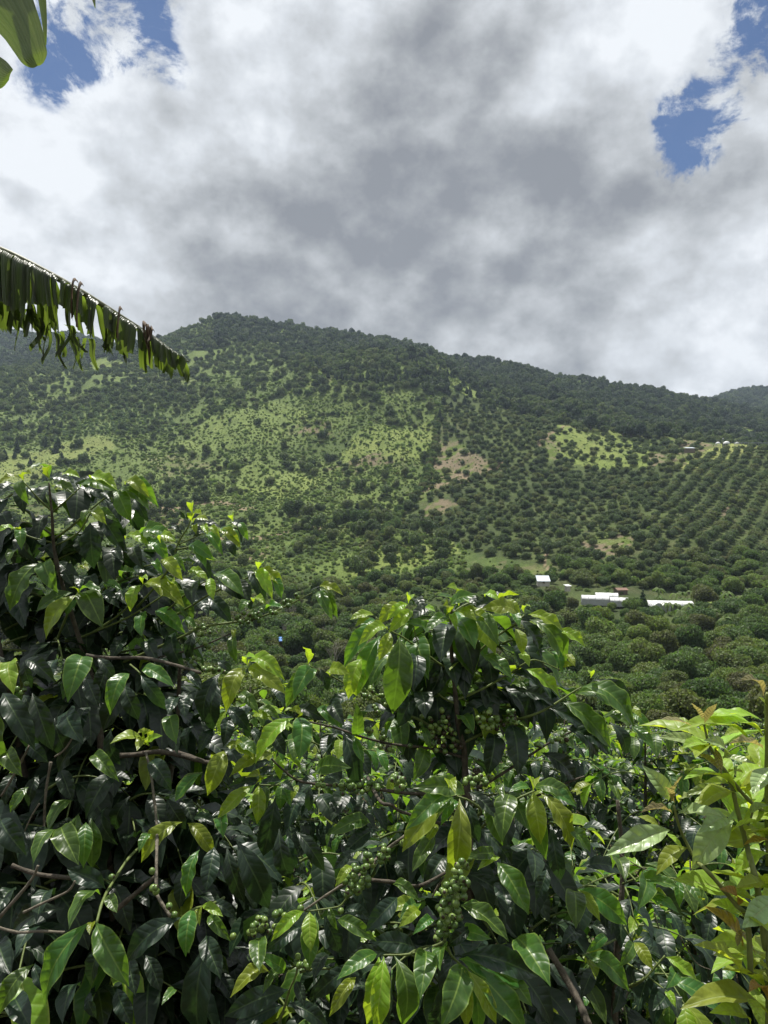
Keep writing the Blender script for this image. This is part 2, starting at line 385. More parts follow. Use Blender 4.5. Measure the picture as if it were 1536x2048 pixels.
def inpoly(px, py, poly):
    px = np.asarray(px, float); py = np.asarray(py, float); r = np.zeros(px.shape, bool); n = len(poly)
    for i in range(n):
        x1, y1 = poly[i]; x2, y2 = poly[(i + 1) % n]
        if y1 == y2: continue
        c = ((y1 > py) != (y2 > py)) & (px < (x2 - x1) * (py - y1) / (y2 - y1) + x1); r ^= c
    return r
# land cover, outlined on the slopes (photo coordinates of the visible ground)
MEADOW = [[(355, 885), (420, 835), (470, 828), (555, 790), (610, 800), (640, 850), (560, 890), (420, 905)],
          [(680, 905), (700, 870), (860, 848), (872, 885), (842, 930), (700, 942)],
          [(850, 735), (885, 738), (965, 778), (965, 800), (930, 795), (865, 762)],
          [(1070, 918), (1100, 885), (1120, 860), (1170, 850), (1250, 862), (1300, 882), (1325, 925), (1270, 938), (1180, 935)],
          [(1350, 935), (1400, 905), (1480, 890), (1560, 893), (1560, 905), (1470, 912), (1390, 945)],
          [(-60, 905), (60, 890), (200, 875), (235, 898), (140, 922), (70, 955), (-60, 970)],
          [(165, 738), (180, 722), (222, 710), (255, 733), (230, 745)],
          [(440, 930), (600, 935), (660, 955), (580, 1010), (480, 990)],
          [(690, 1130), (780, 1100), (900, 1085), (930, 1110), (820, 1150), (720, 1160)],
          [(1400, 1212), (1536, 1190), (1560, 1212), (1420, 1230)]]
YELLOW = [MEADOW[5], MEADOW[4]]
SOIL = [[(874, 880), (915, 884), (945, 905), (1005, 932), (975, 948), (925, 955), (870, 990), (850, 985), (866, 930), (870, 900)],
        [(1165, 1095), (1210, 1070), (1285, 1078), (1262, 1108), (1200, 1122)],
        [(295, 915), (350, 898), (430, 925), (385, 948), (320, 945)],
        [(1075, 920), (1095, 885), (1120, 900), (1110, 925)], [(1330, 915), (1375, 885), (1420, 893), (1360, 935)],
        [(560, 842), (660, 836), (665, 868), (580, 866)], [(840, 1030), (880, 1005), (920, 1010), (870, 1040)],
        [(470, 1105), (540, 1090), (560, 1110), (480, 1125)], [(1440, 1010), (1470, 980), (1480, 1010), (1450, 1040)],
        [(1290, 915), (1320, 905), (1330, 930), (1300, 935)], [(640, 925), (760, 918), (790, 935), (700, 945)], [(290, 1040), (330, 1010), (400, 1030), (330, 1070)]]
Z_ORCH = [(905, 800), (1010, 800), (1120, 815), (1300, 868), (1400, 905), (1560, 900), (1560, 1165), (1380, 1160), (1180, 1165), (1060, 1130), (950, 1100), (840, 1080), (770, 1060), (790, 1030), (862, 1010), (880, 960), (870, 860), (890, 820)]
def warp(px, py, D):
    x = (px - 768) / F * D
    w = 14.0
    return px + w * 2 * (fbm(x / 28.0, D / 28.0, 41, 3) - 0.5) , py + 0.8 * w * 2 * (fbm(x / 28.0, D / 28.0, 57, 3) - 0.5)
def anyin(px, py, polys):
    r = np.zeros(np.shape(px), bool)
    for q in polys: r |= inpoly(px, py, q)
    return r

def build_terrain():
    pxs = np.concatenate([np.arange(-900, -100, 40), np.arange(-100, 1640, 5.0), np.arange(1640, 2600, 40)])
    near = np.array([-60, -40, -25, -15, -8, -4, -2, -1, 0, 1, 2, 3, 4, 5, 6, 7, 8, 9, 10, 12, 14, 16, 20, 25, 30, 37, 45, 52])
    far = np.concatenate([np.linspace(60, 200, 60)[:-1], np.linspace(200, 1400, 330)[:-1], np.linspace(1400, 2800, 60)])
    ys = np.concatenate([near, far]); PX, Y = np.meshgrid(pxs, ys)
    X = (PX - 768) / F * np.maximum(Y, 60.0)
    Z = ground_z(X, Y); nr, nc = PX.shape
    a = np.arange(nr * nc).reshape(nr, nc)
    faces = np.stack([a[:-1, :-1], a[:-1, 1:], a[1:, 1:], a[1:, :-1]], -1).reshape(-1, 4)
    me = mesh_np('terrain', np.stack([X, Y, Z], -1).reshape(-1, 3), faces, None)
    # colour of the ground cover
    PY = py_of(PX, Y); wx, wy = warp(PX, PY, np.maximum(Y, 60))
    n1 = fbm(X / 22, Y / 22, 3, 5)[..., None]; n2 = fbm(X / 5, Y / 5, 8, 4)[..., None]; n3 = fbm(X / 70, Y / 70, 77, 4)[..., None]
    scrub = np.array([0.065, 0.098, 0.030]); rough = np.array([0.13, 0.18, 0.046]); dark = np.array([0.032, 0.050, 0.022])
    mead = np.array([0.18, 0.23, 0.06]); yel = np.array([0.25, 0.27, 0.09]); soil = np.array([0.205, 0.168, 0.108]); brown = np.array([0.15, 0.125, 0.075])
    def sm(v, a, b): return np.clip((v - a) / (b - a), 0, 1)
    c = scrub + (rough - scrub) * sm(n1 * 0.6 + n3 * 0.4, 0.42, 0.58)
    c = c + (brown - c) * sm(n2 * 0.5 + n3 * 0.5, 0.57, 0.66) * 0.6
    mid = (inpoly(wx, wy, [(330, 880), (560, 780), (840, 760), (870, 870), (840, 1020), (700, 1080), (420, 1060), (250, 1000), (-50, 960), (-50, 820)]))[..., None]
    c = np.where(mid, c * 1.0 + (np.array([0.125, 0.168, 0.048]) - c) * (0.35 + 0.6 * sm(n1, 0.4, 0.6)), c)
    md = np.zeros(PX.shape)
    for q in MEADOW: md = np.maximum(md, inpoly(wx, wy, q))
    yl = anyin(wx, wy, YELLOW); sl_ = anyin(wx, wy, SOIL)
    md = md * (0.35 + 0.65 * sm(fbm(X / 9, Y / 9, 55, 4), .35, .55)); c = np.where(md[..., None] > 0, c + (mead - c) * md[..., None], c); c = np.where((md[..., None] > .8), mead + (rough - mead) * sm(n2, 0.5, 0.7) * 0.7 + (yel - mead) * sm(n3, 0.45, 0.6) * 0.3, c)
    c = np.where(yl[..., None], yel + (mead - yel) * sm(n2, 0.45, 0.6) * 0.6, c)
    c = np.where(sl_[..., None], soil + (brown - soil) * sm(n2, 0.4, 0.6) + (rough - soil) * sm(n2 * .6 + n1 * .4, 0.46, 0.56) * 0.75, c)
    pale = inpoly(wx, wy, [(-50, 830), (330, 770), (420, 790), (300, 870), (100, 890), (-50, 890)])[..., None]
    c = np.where(pale, c * 0.5 + np.array([0.12, 0.16, 0.07]) * 0.5, c)
    # thin farm tracks and terraces: bare earth
    def track(pts, wdt):
        nonlocal c
        for (x1, y1), (x2, y2) in zip(pts[:-1], pts[1:]):
            dx, dy = x2 - x1, y2 - y1; tt = np.clip(((wx - x1) * dx + (wy - y1) * dy) / (dx * dx + dy * dy), 0, 1)
            ds = np.hypot(wx - x1 - tt * dx, wy - y1 - tt * dy)
            c = np.where((ds < wdt)[..., None], np.array([0.24, 0.19, 0.12]), c)
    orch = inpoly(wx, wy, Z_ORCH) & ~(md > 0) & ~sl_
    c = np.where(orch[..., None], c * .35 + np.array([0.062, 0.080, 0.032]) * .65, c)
    val = ((Y > 150) & (Y < 345) & ~(md > 0))[..., None]; c = np.where(val, c * .3 + np.array([0.050, 0.066, 0.028]) * .7, c)
    lft = ((PX < 600) & (Y > 600) & (Y < 1150))[..., None]; c = np.where(lft, c * .5 + np.array([0.15, 0.20, 0.065]) * .5, c)  # sunlight on the left slope put into a lighter ground colour
    track([(845, 1000), (880, 970), (940, 952), (1010, 935)], 3); track([(1075, 895), (1140, 862), (1175, 852)], 3)
    track([(430, 1078), (520, 1070), (650, 1062)], 2.5); track([(880, 925), (905, 940), (945, 955)], 3); track([(300, 1018), (400, 1012), (500, 1022)], 2.5)
    track([(1100, 1150), (1085, 1120), (1100, 1090)], 3)
    near_m = np.clip((60 - Y) / 40, 0, 1)[..., None]
    c = c + (np.array([0.085, 0.070, 0.042]) - c) * near_m
    c = c * (0.82 + 0.36 * n2)
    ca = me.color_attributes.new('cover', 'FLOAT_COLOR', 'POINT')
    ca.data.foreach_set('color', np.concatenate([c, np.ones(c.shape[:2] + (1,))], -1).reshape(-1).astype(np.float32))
    m = bpy.data.materials.new('hillside'); m.use_nodes = True; t = NT(m.node_tree); b = t.n['Principled BSDF']
    at = t.add('ShaderNodeAttribute', attribute_name='cover'); geo = t.add('ShaderNodeNewGeometry')
    f1 = t.noise(geo.outputs['Position'], 0.9, 8, 0.65); f2 = t.noise(geo.outputs['Position'], 14.0, 6, 0.6)
    k = t.math('MULTIPLY', t.maprange(f1, 0.3, 0.7, 0.6, 1.4), t.maprange(f2, 0.3, 0.7, 0.75, 1.25))
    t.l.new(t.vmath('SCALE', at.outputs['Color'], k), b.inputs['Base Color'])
    b.inputs['Roughness'].default_value = 0.95; b.inputs['Specular IOR Level'].default_value = 0.1
    bn = t.add('ShaderNodeBump'); bn.inputs['Strength'].default_value = 1.0; bn.inputs['Distance'].default_value = 0.9
    t.l.new(f1, bn.inputs['Height']); bn2 = t.add('ShaderNodeBump'); bn2.inputs['Strength'].default_value = 0.6; bn2.inputs['Distance'].default_value = 0.04
    t.l.new(f2, bn2.inputs['Height']); t.l.new(bn.outputs[0], bn2.inputs['Normal']); t.l.new(bn2.outputs[0], b.inputs['Normal'])
    me.materials.append(m)
    o = link('terrain', me); tag(o, kind='structure'); return o
build_terrain()

# ------------------------------------------------------------------ tree and bush shapes for the slopes
def crown_mesh(name, seed, nleaf, size, lobes, flat=0.85, height=1.0, core=0.72, mat=None, conic=False, droop=0.3, curl=0.35):
    """unit crown (radius about 1, sitting on z=0): an uneven mass of leaf clumps over a darker twiggy core"""
    rg = np.random.RandomState(seed)
    L = []
    if conic:
        for i in range(lobes):
            h = i / (lobes - 1); r = 0.62 * (1 - h) + 0.10
            for k in range(3):
                a = rg.rand() * 6.283; L.append((math.cos(a) * r * 0.45, math.sin(a) * r * 0.45, 0.25 + h * 2.3, r))
    else:
        L.append((0, 0, height * 0.62, 0.62))
        for i in range(lobes):
            a = 6.283 * (i + 0.6 * rg.rand()) / lobes; e = rg.uniform(-0.3, 1.15); rr = rg.uniform(0.34, 0.72) * (1 - 0.35 * max(e, 0))
            L.append((math.cos(a) * rr, math.sin(a) * rr, height * (0.58 + 0.36 * e), rg.uniform(0.24, 0.46)))
    L = np.array(L, float); w = L[:, 3] ** 2; w /= w.sum()
    li = rg.choice(len(L), nleaf, p=w)
    d = rg.normal(size=(nleaf, 3)); d[:, 2] += 0.25; d /= np.linalg.norm(d, axis=1)[:, None]
    r = L[li, 3] * rg.uniform(0.82, 1.12, nleaf)
    c = L[li, :3] + d * r[:, None] * np.array([1, 1, flat])
    # keep clumps that are not buried in another lobe
    keep = np.ones(nleaf, bool)
    for q in L:
        keep &= np.linalg.norm((c - q[:3]) / np.array([1, 1, flat]), axis=1) > q[3] * 0.72
    c, d = c[keep], d[keep]; n = len(c)
    nrm = d + rg.normal(size=(n, 3)) * 0.55; nrm /= np.linalg.norm(nrm, axis=1)[:, None]
    a = np.cross(nrm, rg.normal(size=(n, 3))); a /= np.linalg.norm(a, axis=1)[:, None]; b = np.cross(nrm, a)
    s = size * rg.uniform(0.6, 1.35, n)[:, None]
    v = np.stack([c - a * s, c - b * s * 0.55 + nrm * s * curl * .5, c + a * s, c + b * s * 0.55 - nrm * s * curl], 1)
    v[:, 2, 2] -= droop * s[:, 0]
    verts = v.reshape(-1, 3); f4 = np.arange(4 * n).reshape(n, 4)
    faces = [tuple(x) for x in f4]
    # core lobes
    vs = list(map(tuple, verts))
    for q in L:
        nb = len(vs)
        seg, rings = 6, 4
        for i in range(1, rings):
            th = math.pi * i / rings
            for k in range(seg):
                an = 6.283 * k / seg + i; vs.append((q[0] + q[3] * core * math.sin(th) * math.cos(an), q[1] + q[3] * core * math.sin(th) * math.sin(an), q[2] + q[3] * core * flat * math.cos(th)))
        vs.append((q[0], q[1], q[2] + q[3] * core * flat)); vs.append((q[0], q[1], q[2] - q[3] * core * flat)); top = len(vs) - 2; bot = top + 1
        for k in range(seg):
            k2 = (k + 1) % seg
            faces.append((top, nb + k, nb + k2)); faces.append((bot, nb + (rings - 2) * seg + k2, nb + (rings - 2) * seg + k))
            for i in range(rings - 2): faces.append((nb + i * seg + k, nb + (i + 1) * seg + k, nb + (i + 1) * seg + k2, nb + i * seg + k2))
    # only a few percent of the quads share verts, so from_pydata is fine
    me = mesh_np(name, vs, faces, mat, smooth=False)
    return me
def trunk_mesh(name, seed, h, r, branches, mat, spread=0.6):
    rg = random.Random(seed); b = MB()
    pts = [Vector((rg.uniform(-.03, .03) * i, rg.uniform(-.03, .03) * i, h * i / 4 - 0.15)) for i in range(5)]
    b.tube(pts, [r * (1.25 - 0.6 * i / 4) for i in range(5)], 7)
    for k in range(branches):
        a = 6.283 * k / branches + rg.random(); z0 = h * rg.uniform(0.5, 0.95); p0 = Vector((0, 0, z0)); L = spread * rg.uniform(0.7, 1.1)
        p2 = p0 + Vector((math.cos(a) * L, math.sin(a) * L, L * rg.uniform(0.5, 0.9))); p1 = p0.lerp(p2, 0.5) + Vector((0, 0, -0.06))
        b.tube([p0, p1, p2], [r * 0.55, r * 0.4, r * 0.15], 5)
    return b.mesh(name, mat, True)
CM = {
 'orchard': crown_material('orchard_foliage', [(0.070, 0.098, 0.045), (0.084, 0.119, 0.056), (0.108, 0.140, 0.060), (0.140, 0.154, 0.063)]),
 'forest': crown_material('shaded_forest_foliage', [(0.026, 0.044, 0.028), (0.036, 0.058, 0.032), (0.055, 0.082, 0.038), (0.085, 0.115, 0.045)]),  # cloud shade on the upper ridge is put into this darker green
 'hill': crown_material('sunlit_hill_foliage', [(0.060, 0.090, 0.038), (0.080, 0.115, 0.046), (0.105, 0.145, 0.058), (0.13, 0.155, 0.065), (0.070, 0.10, 0.040)], 0.35),  # sunlight on the left slopes is put into this lighter green
 'pale': crown_material('pale_orchard_foliage', [(0.112, 0.158, 0.090), (0.143, 0.195, 0.098), (0.165, 0.225, 0.112)]),
 'broad': crown_material('broadleaf_foliage', [(0.060, 0.098, 0.038), (0.088, 0.140, 0.045), (0.123, 0.175, 0.056), (0.105, 0.108, 0.052), (0.166, 0.219, 0.067), (0.074, 0.123, 0.052)]),
 'olive': crown_material('olive_foliage', [(0.120, 0.156, 0.042), (0.156, 0.204, 0.048)]),
 'shrub': crown_material('shrub_foliage', [(0.085, 0.130, 0.045), (0.12, 0.175, 0.055), (0.16, 0.22, 0.07), (0.20, 0.27, 0.08), (0.13, 0.14, 0.06)], 0.40),
 'scrub': crown_material('scrub_foliage', [(0.12, 0.165, 0.055), (0.15, 0.20, 0.065), (0.19, 0.245, 0.075), (0.165, 0.175, 0.08)], 0.42),
 'conifer': crown_material('conifer_foliage', [(0.025, 0.045, 0.025), (0.036, 0.059, 0.031)]),
 'banana': crown_material('far_banana_foliage', [(0.09, 0.15, 0.035), (0.14, 0.20, 0.05)]),
 'grey': crown_material('grey_twigs', [(0.13, 0.12, 0.095), (0.16, 0.145, 0.12)], 0.1)}
BARK = plain('tree_bark', (0.13, 0.11, 0.085), 0.9, 0.3, 3)
PALEB = plain('dead_wood', (0.30, 0.27, 0.23), 0.9, 0.25, 3)
def banana_crown(name, seed, mat):
    rg = random.Random(seed); v = []; f = []
    for k in range(9):
        a = 6.283 * k / 9 + rg.uniform(-.3, .3); L = rg.uniform(0.8, 1.15); up = rg.uniform(0.5, 1.3)
        d = Vector((math.cos(a), math.sin(a), 0)); s = Vector((-math.sin(a), math.cos(a), 0)); base = len(v)
        for i in range(6):
            u = i / 5; c = d * (L * u) + Vector((0, 0, 0.75 + up * u * 0.9 - 1.35 * u * u)); w = 0.15 * math.sin(math.pi * min(u * 0.9 + 0.08, 1))
            v += [tuple(c - s * w - Vector((0, 0, w * .5))), tuple(c), tuple(c + s * w - Vector((0, 0, w * .5)))]
        for i in range(5):
            for q in (0, 1): f.append((base + 3 * i + q, base + 3 * i + q + 1, base + 3 * i + q + 4, base + 3 * i + q + 3))
    return mesh_np(name, v, f, mat, False)
def bare_tree(name, seed, mat):
    rg = random.Random(seed); b = MB()
    def grow(p, d, L, r, lv):
        q = p + d * L; m = p.lerp(q, .5) + Vector((rg.uniform(-1, 1), rg.uniform(-1, 1), 0)) * L * .06
        b.tube([p, m, q], [r, r * .8, r * .6], 5, False)
        if lv:
            for k in range(3):
                e = (d + Vector((rg.uniform(-.8, .8), rg.uniform(-.8, .8), rg.uniform(-.1, .7)))).normalized(); grow(p.lerp(q, rg.uniform(.55, 1)), e, L * rg.uniform(.6, .8), r * .55, lv - 1)
    grow(Vector((0, 0, -.1)), Vector((0.05, 0, 1)), 0.75, 0.032, 4)
    return b.mesh(name, mat, True)
def twiggy(name, seed): return bare_tree(name, seed, M['palebark'])
# kind -> list of (crown meshes, trunk mesh)   sizes are for a crown radius of 1
PROTO = {
 'orchard': ([crown_mesh('mango_crown', 100 + i, 900, 0.095, 6, mat=CM['orchard'], height=1.0) for i in range(4)], trunk_mesh('mango_trunk', 1, 0.55, 0.07, 3, BARK)),
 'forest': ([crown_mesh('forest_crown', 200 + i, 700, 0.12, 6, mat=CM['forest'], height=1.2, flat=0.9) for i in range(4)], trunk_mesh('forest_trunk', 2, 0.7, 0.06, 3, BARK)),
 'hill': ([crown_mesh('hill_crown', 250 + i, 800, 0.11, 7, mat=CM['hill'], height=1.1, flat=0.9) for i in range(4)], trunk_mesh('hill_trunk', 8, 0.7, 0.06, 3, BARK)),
 'pale': ([crown_mesh('citrus_crown', 300 + i, 500, 0.12, 4, mat=CM['pale'], height=1.0) for i in range(3)], None),
 'broad': ([crown_mesh('broadleaf_crown', 400 + i, 3600, 0.060, 9, mat=CM['broad'], height=1.15, curl=0.5) for i in range(5)], trunk_mesh('broadleaf_trunk', 3, 0.7, 0.07, 5, BARK)),
 'shrub': ([crown_mesh('shrub_crown', 500 + i, 260, 0.15, 4, mat=CM['shrub'], height=0.75, flat=0.75) for i in range(4)], None),
 'scrub': ([crown_mesh('scrub_crown', 550 + i, 160, 0.19, 3, mat=CM['scrub'], height=0.6, flat=0.6) for i in range(4)], None),
 'conifer': ([crown_mesh('conifer_crown', 600 + i, 700, 0.13, 8, mat=CM['conifer'], conic=True) for i in range(2)], trunk_mesh('conifer_trunk', 4, 0.6, 0.05, 0, BARK)),
 'olive': ([crown_mesh('olive_crown', 700 + i, 4500, 0.05, 10, mat=CM['olive'], height=1.0) for i in range(2)], trunk_mesh('olive_trunk', 5, 0.6, 0.06, 4, BARK)),
 'banana': ([banana_crown('far_banana_crown', 800 + i, CM['banana']) for i in range(3)], trunk_mesh('far_banana_stem', 6, 0.8, 0.06, 0, plain('banana_stem', (0.16, 0.17, 0.07)))),
 'bare': ([bare_tree('bare_crown', 900 + i, PALEB) for i in range(3)], None),
}
SPOTS = {k: [] for k in PROTO}      # (x, y, radius)
rs = np.random.RandomState(4)
def scatter(kind, x0, x1, y0, y1, step, rad, fn, stepx=None, jit=0.5, skew=0.0, stagger=True):
    """jittered rows of plants; fn(px, py, D, x, y) -> chance to stand there"""
    sx = stepx or step
    xs = np.arange(x0, x1, sx); ys = np.arange(y0, y1, step); X, Y = np.meshgrid(xs, ys)
    if stagger: X = X.astype(float); X[1::2] += sx / 2
    X = X + (rs.rand(*X.shape) - .5) * sx * 2 * jit * 0.5 * 2 + skew * Y; Y = Y + (rs.rand(*Y.shape) - .5) * step * 2 * jit * 0.5 * 2
    X = X.ravel(); Y = Y.ravel(); px = 768 + F * X / Y
    ok = (px > -130) & (px < 1666) & (Y > 60); X, Y, px = X[ok], Y[ok], px[ok]
    ok = visible(px, Y); X, Y, px = X[ok], Y[ok], px[ok]; py = py_of(px, Y); wx, wy = warp(px, py, Y)
    pr = fn(wx, wy, Y, X, Y, px, py); ok = rs.rand(len(X)) < pr; X, Y = X[ok], Y[ok]
    rr = rad[0] + (rad[1] - rad[0]) * rs.rand(len(X)) ** 1.7
    SPOTS[kind] += list(zip(X, Y, rr))
Z_ROWS = [(1340, 960), (1420, 905), (1560, 905), (1560, 1140), (1400, 1140), (1290, 1090), (1300, 1010)]
Z_PALE = [(-140, 840), (100, 830), (180, 790), (290, 770), (420, 790), (330, 850), (240, 880), (100, 880), (-140, 890)]
Z_SPUR = [(560, 740), (620, 700), (760, 680), (850, 700), (860, 745), (930, 800), (860, 800), (760, 760), (640, 745)]
Z_BELT = [(380, 800), (460, 790), (560, 745), (700, 735), (700, 762), (560, 790), (470, 830), (400, 820)]
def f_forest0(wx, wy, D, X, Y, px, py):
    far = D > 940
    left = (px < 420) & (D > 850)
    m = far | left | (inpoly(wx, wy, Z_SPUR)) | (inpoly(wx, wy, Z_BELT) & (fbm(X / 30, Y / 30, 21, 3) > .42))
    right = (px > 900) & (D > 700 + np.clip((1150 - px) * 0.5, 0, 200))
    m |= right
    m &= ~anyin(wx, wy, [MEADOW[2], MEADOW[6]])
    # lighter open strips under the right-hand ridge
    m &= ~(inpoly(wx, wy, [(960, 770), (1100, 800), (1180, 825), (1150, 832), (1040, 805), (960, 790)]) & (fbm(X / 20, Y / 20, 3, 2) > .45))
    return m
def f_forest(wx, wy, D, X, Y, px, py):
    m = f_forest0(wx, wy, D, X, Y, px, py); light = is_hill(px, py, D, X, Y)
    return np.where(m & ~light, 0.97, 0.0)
def is_hill(px, py, D, X, Y):  # where the lighter, sunlit foliage colour replaces the cloud-shaded one
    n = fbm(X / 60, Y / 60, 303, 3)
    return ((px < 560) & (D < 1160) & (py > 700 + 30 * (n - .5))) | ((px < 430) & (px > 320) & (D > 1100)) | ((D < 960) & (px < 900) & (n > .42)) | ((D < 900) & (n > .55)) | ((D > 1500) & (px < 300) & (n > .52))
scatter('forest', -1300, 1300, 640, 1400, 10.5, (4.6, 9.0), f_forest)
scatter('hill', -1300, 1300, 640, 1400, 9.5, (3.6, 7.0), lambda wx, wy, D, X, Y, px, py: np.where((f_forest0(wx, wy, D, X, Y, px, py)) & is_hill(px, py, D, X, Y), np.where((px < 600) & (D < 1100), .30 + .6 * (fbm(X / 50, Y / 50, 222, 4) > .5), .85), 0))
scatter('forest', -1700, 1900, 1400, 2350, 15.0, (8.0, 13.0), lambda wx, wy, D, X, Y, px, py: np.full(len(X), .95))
def f_orch(wx, wy, D, X, Y, px, py):
    m = inpoly(wx, wy, Z_ORCH) & ~inpoly(px, py, Z_ROWS)
    sparse = anyin(wx, wy, [MEADOW[3], MEADOW[4]]); so_ = anyin(wx, wy, SOIL)
    p = np.where(m, 0.96, 0.0); p = np.where(m & sparse, 0.42, p); p = np.where(so_, 0.28, p)
    p = np.where(m & (py < 840) & (fbm(X / 30, Y / 30, 12, 3) > .56), p * .4, p)
    return p
scatter('orchard', -100, 700, 290, 830, 8.0, (2.8, 4.8), f_orch, stepx=7.8, jit=0.34)
scatter('orchard', -480, 500, 290, 700, 5.2, (3.4, 4.3), lambda wx, wy, D, X, Y, px, py: np.where(inpoly(px, py, Z_ROWS) & ~anyin(wx, wy, SOIL), 0.96, 0.0), stepx=12.0, jit=0.08, skew=0.76, stagger=False)
scatter('pale', -700, -100, 560, 1000, 8.2, (2.6, 3.7), lambda wx, wy, D, X, Y, px, py: np.where(inpoly(wx, wy, Z_PALE) & (fbm(X / 40, Y / 40, 19, 3) > .40), .92, 0.0), jit=.2)
def f_midtree(wx, wy, D, X, Y, px, py):
    n = fbm(X / 34, Y / 34, 66, 4)
    m = (D > 330) & (D < 940) & (px < 900) & ~inpoly(wx, wy, Z_ORCH)
    dens = np.clip((n - 0.46) / 0.14, 0, 1)
    dens = np.where(anyin(wx, wy, MEADOW[:8]), 0.05, dens * .85)
    dens = np.where(inpoly(px, py, [(-150, 760), (330, 745), (560, 740), (420, 850), (200, 900), (-150, 905)]), np.maximum(dens * .8, .24), dens)
    return np.where(m, dens, 0)
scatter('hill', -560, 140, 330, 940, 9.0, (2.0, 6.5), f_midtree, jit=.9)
scatter('conifer', -560, 300, 560, 900, 16, (3.0, 4.6), lambda wx, wy, D, X, Y, px, py: np.where(inpoly(px, py, [(-150, 830), (160, 850), (160, 920), (-150, 920)]) | inpoly(px, py, [(600, 740), (850, 730), (1060, 790), (1050, 830), (900, 840), (840, 790), (700, 770)]), .55, 0.0))
def f_shrub(wx, wy, D, X, Y, px, py):
    n = fbm(X / 16, Y / 16, 90, 4)
    m = (D > 300) & (D < 930) & (px < 930) & ~inpoly(wx, wy, Z_ORCH)
    d = 0.08 + np.clip((n - .42) / .16, 0, 1) * .85
    d = np.where(anyin(wx, wy, MEADOW[:8]), .32, d); d = np.where(anyin(wx, wy, SOIL), .6, d)
    d = np.where(anyin(wx, wy, YELLOW), .06, d)
    return np.where(m, d, 0)
scatter('shrub', -560, 140, 300, 930, 4.6, (0.8, 3.0), f_shrub, jit=.9)
scatter('shrub', -560, 140, 330, 900, 3.3, (0.45, 1.05), lambda wx, wy, D, X, Y, px, py: np.where((D < 900) & (px < 930) & ~inpoly(wx, wy, Z_ORCH), .12 + .75 * (fbm(X / 20, Y / 20, 91, 4) > .50), 0), jit=.9)
scatter('shrub', 0, 700, 290, 800, 6.0, (0.7, 1.6), lambda wx, wy, D, X, Y, px, py: np.where((px > 880) & (D > 300) & (D < 700), .35, 0))
scatter('scrub', -560, 140, 310, 930, 3.4, (0.9, 2.0), lambda wx, wy, D, X, Y, px, py: np.where((D < 930) & (px < 930) & ~inpoly(wx, wy, Z_ORCH) & ~anyin(wx, wy, YELLOW), np.where(anyin(wx, wy, MEADOW[:8]), .25, .30) + .6 * (fbm(X / 45, Y / 45, 141, 4) > .48), 0), jit=.9)
scatter('scrub', 0, 700, 300, 830, 5.5, (0.7, 1.6), lambda wx, wy, D, X, Y, px, py: np.where((px > 880) & anyin(wx, wy, [MEADOW[3], MEADOW[4]] + SOIL), .35, 0), jit=.9)
def f_valley(wx, wy, D, X, Y, px, py):
    p = np.where((D >= 62) & (D < 345), .95, 0.0)
    p = np.where((px < 930) & (D > 230), p * (0.30 + 0.7 * (fbm(X / 25, Y / 25, 71, 3) > .47)), p)
    p = np.where(inpoly(wx, wy, MEADOW[8]), .15, p); p = np.where(inpoly(wx, wy, MEADOW[9]), .05, p)
    hidden = inpoly(px, py, [(1065, 1152), (1100, 1152), (1100, 1170), (1220, 1178), (1400, 1192), (1400, 1210), (1140, 1204), (1065, 1175)])
    return np.where(hidden, 0, p)
scatter('broad', -230, 230, 64, 150, 4.8, (1.5, 4.0), f_valley, jit=.8)
scatter('broad', -330, 330, 150, 345, 6.2, (2.2, 5.6), f_valley, jit=.8)
scatter('shrub', -260, 260, 62, 340, 4.2, (1.0, 2.0), lambda wx, wy, D, X, Y, px, py: np.where(inpoly(px, py, [(1065, 1150), (1400, 1175), (1400, 1206), (1065, 1180)]), .1, .45))
scatter('banana', 90, 230, 225, 320, 6.5, (2.6, 3.6), lambda wx, wy, D, X, Y, px, py: np.where(inpoly(px, py, [(1290, 1205), (1560, 1170), (1560, 1275), (1400, 1275)]), .7, .0))
scatter('bare', -160, 120, 110, 260, 17, (4.5, 7.0), lambda wx, wy, D, X, Y, px, py: np.where((px > 420) & (px < 960), .35, .06))
def _front(s):
    px = 768 + F * s[0] / s[1]; py = float(py_of(np.array([px]), np.array([s[1]]))[0]); top = py - 2.2 * s[2] / s[1] * F
    return (1060 < px < 1100 and 1150 < py < 1250 and top < 1168) or (1120 <= px < 1405 and 1197 < py < 1330 and top < 1207)
for _k in ('broad', 'shrub', 'bare', 'orchard'): SPOTS[_k] = [s for s in SPOTS[_k] if not _front(s)]
# a few single trees set by eye
def on_ground(px, py):
    """distance at which the visible slope shows at this photo pixel"""
    Ds = np.linspace(70, 1500, 1500); pp = py_of(np.full(1500, float(px)), Ds)
    j = np.argmax(pp <= py); return float(Ds[j])
for (k, px, py, r) in [('broad', 617, 785, 6.5), ('broad', 470, 950, 7), ('broad', 720, 1060, 8), ('broad', 617, 1035, 4.5), ('conifer', 880, 845, 4.5), ('conifer', 715, 1050, 5),
                       ('broad', 1262, 1236, 3.6), ('broad', 1278, 1232, 4.0), ('broad', 1180, 1228, 1.6), ('broad', 1224, 1228, 2.3), ('broad', 1145, 1228, 3.2), ('conifer', 1286, 1232, 2.8), ('broad', 1312, 1240, 1.6), ('broad', 1350, 1236, 1.2), ('broad', 1225, 825, 9), ('broad', 205, 733, 6)]:
    D = on_ground(px, py); SPOTS[k].append(((px - 768) / F * D, D, r))
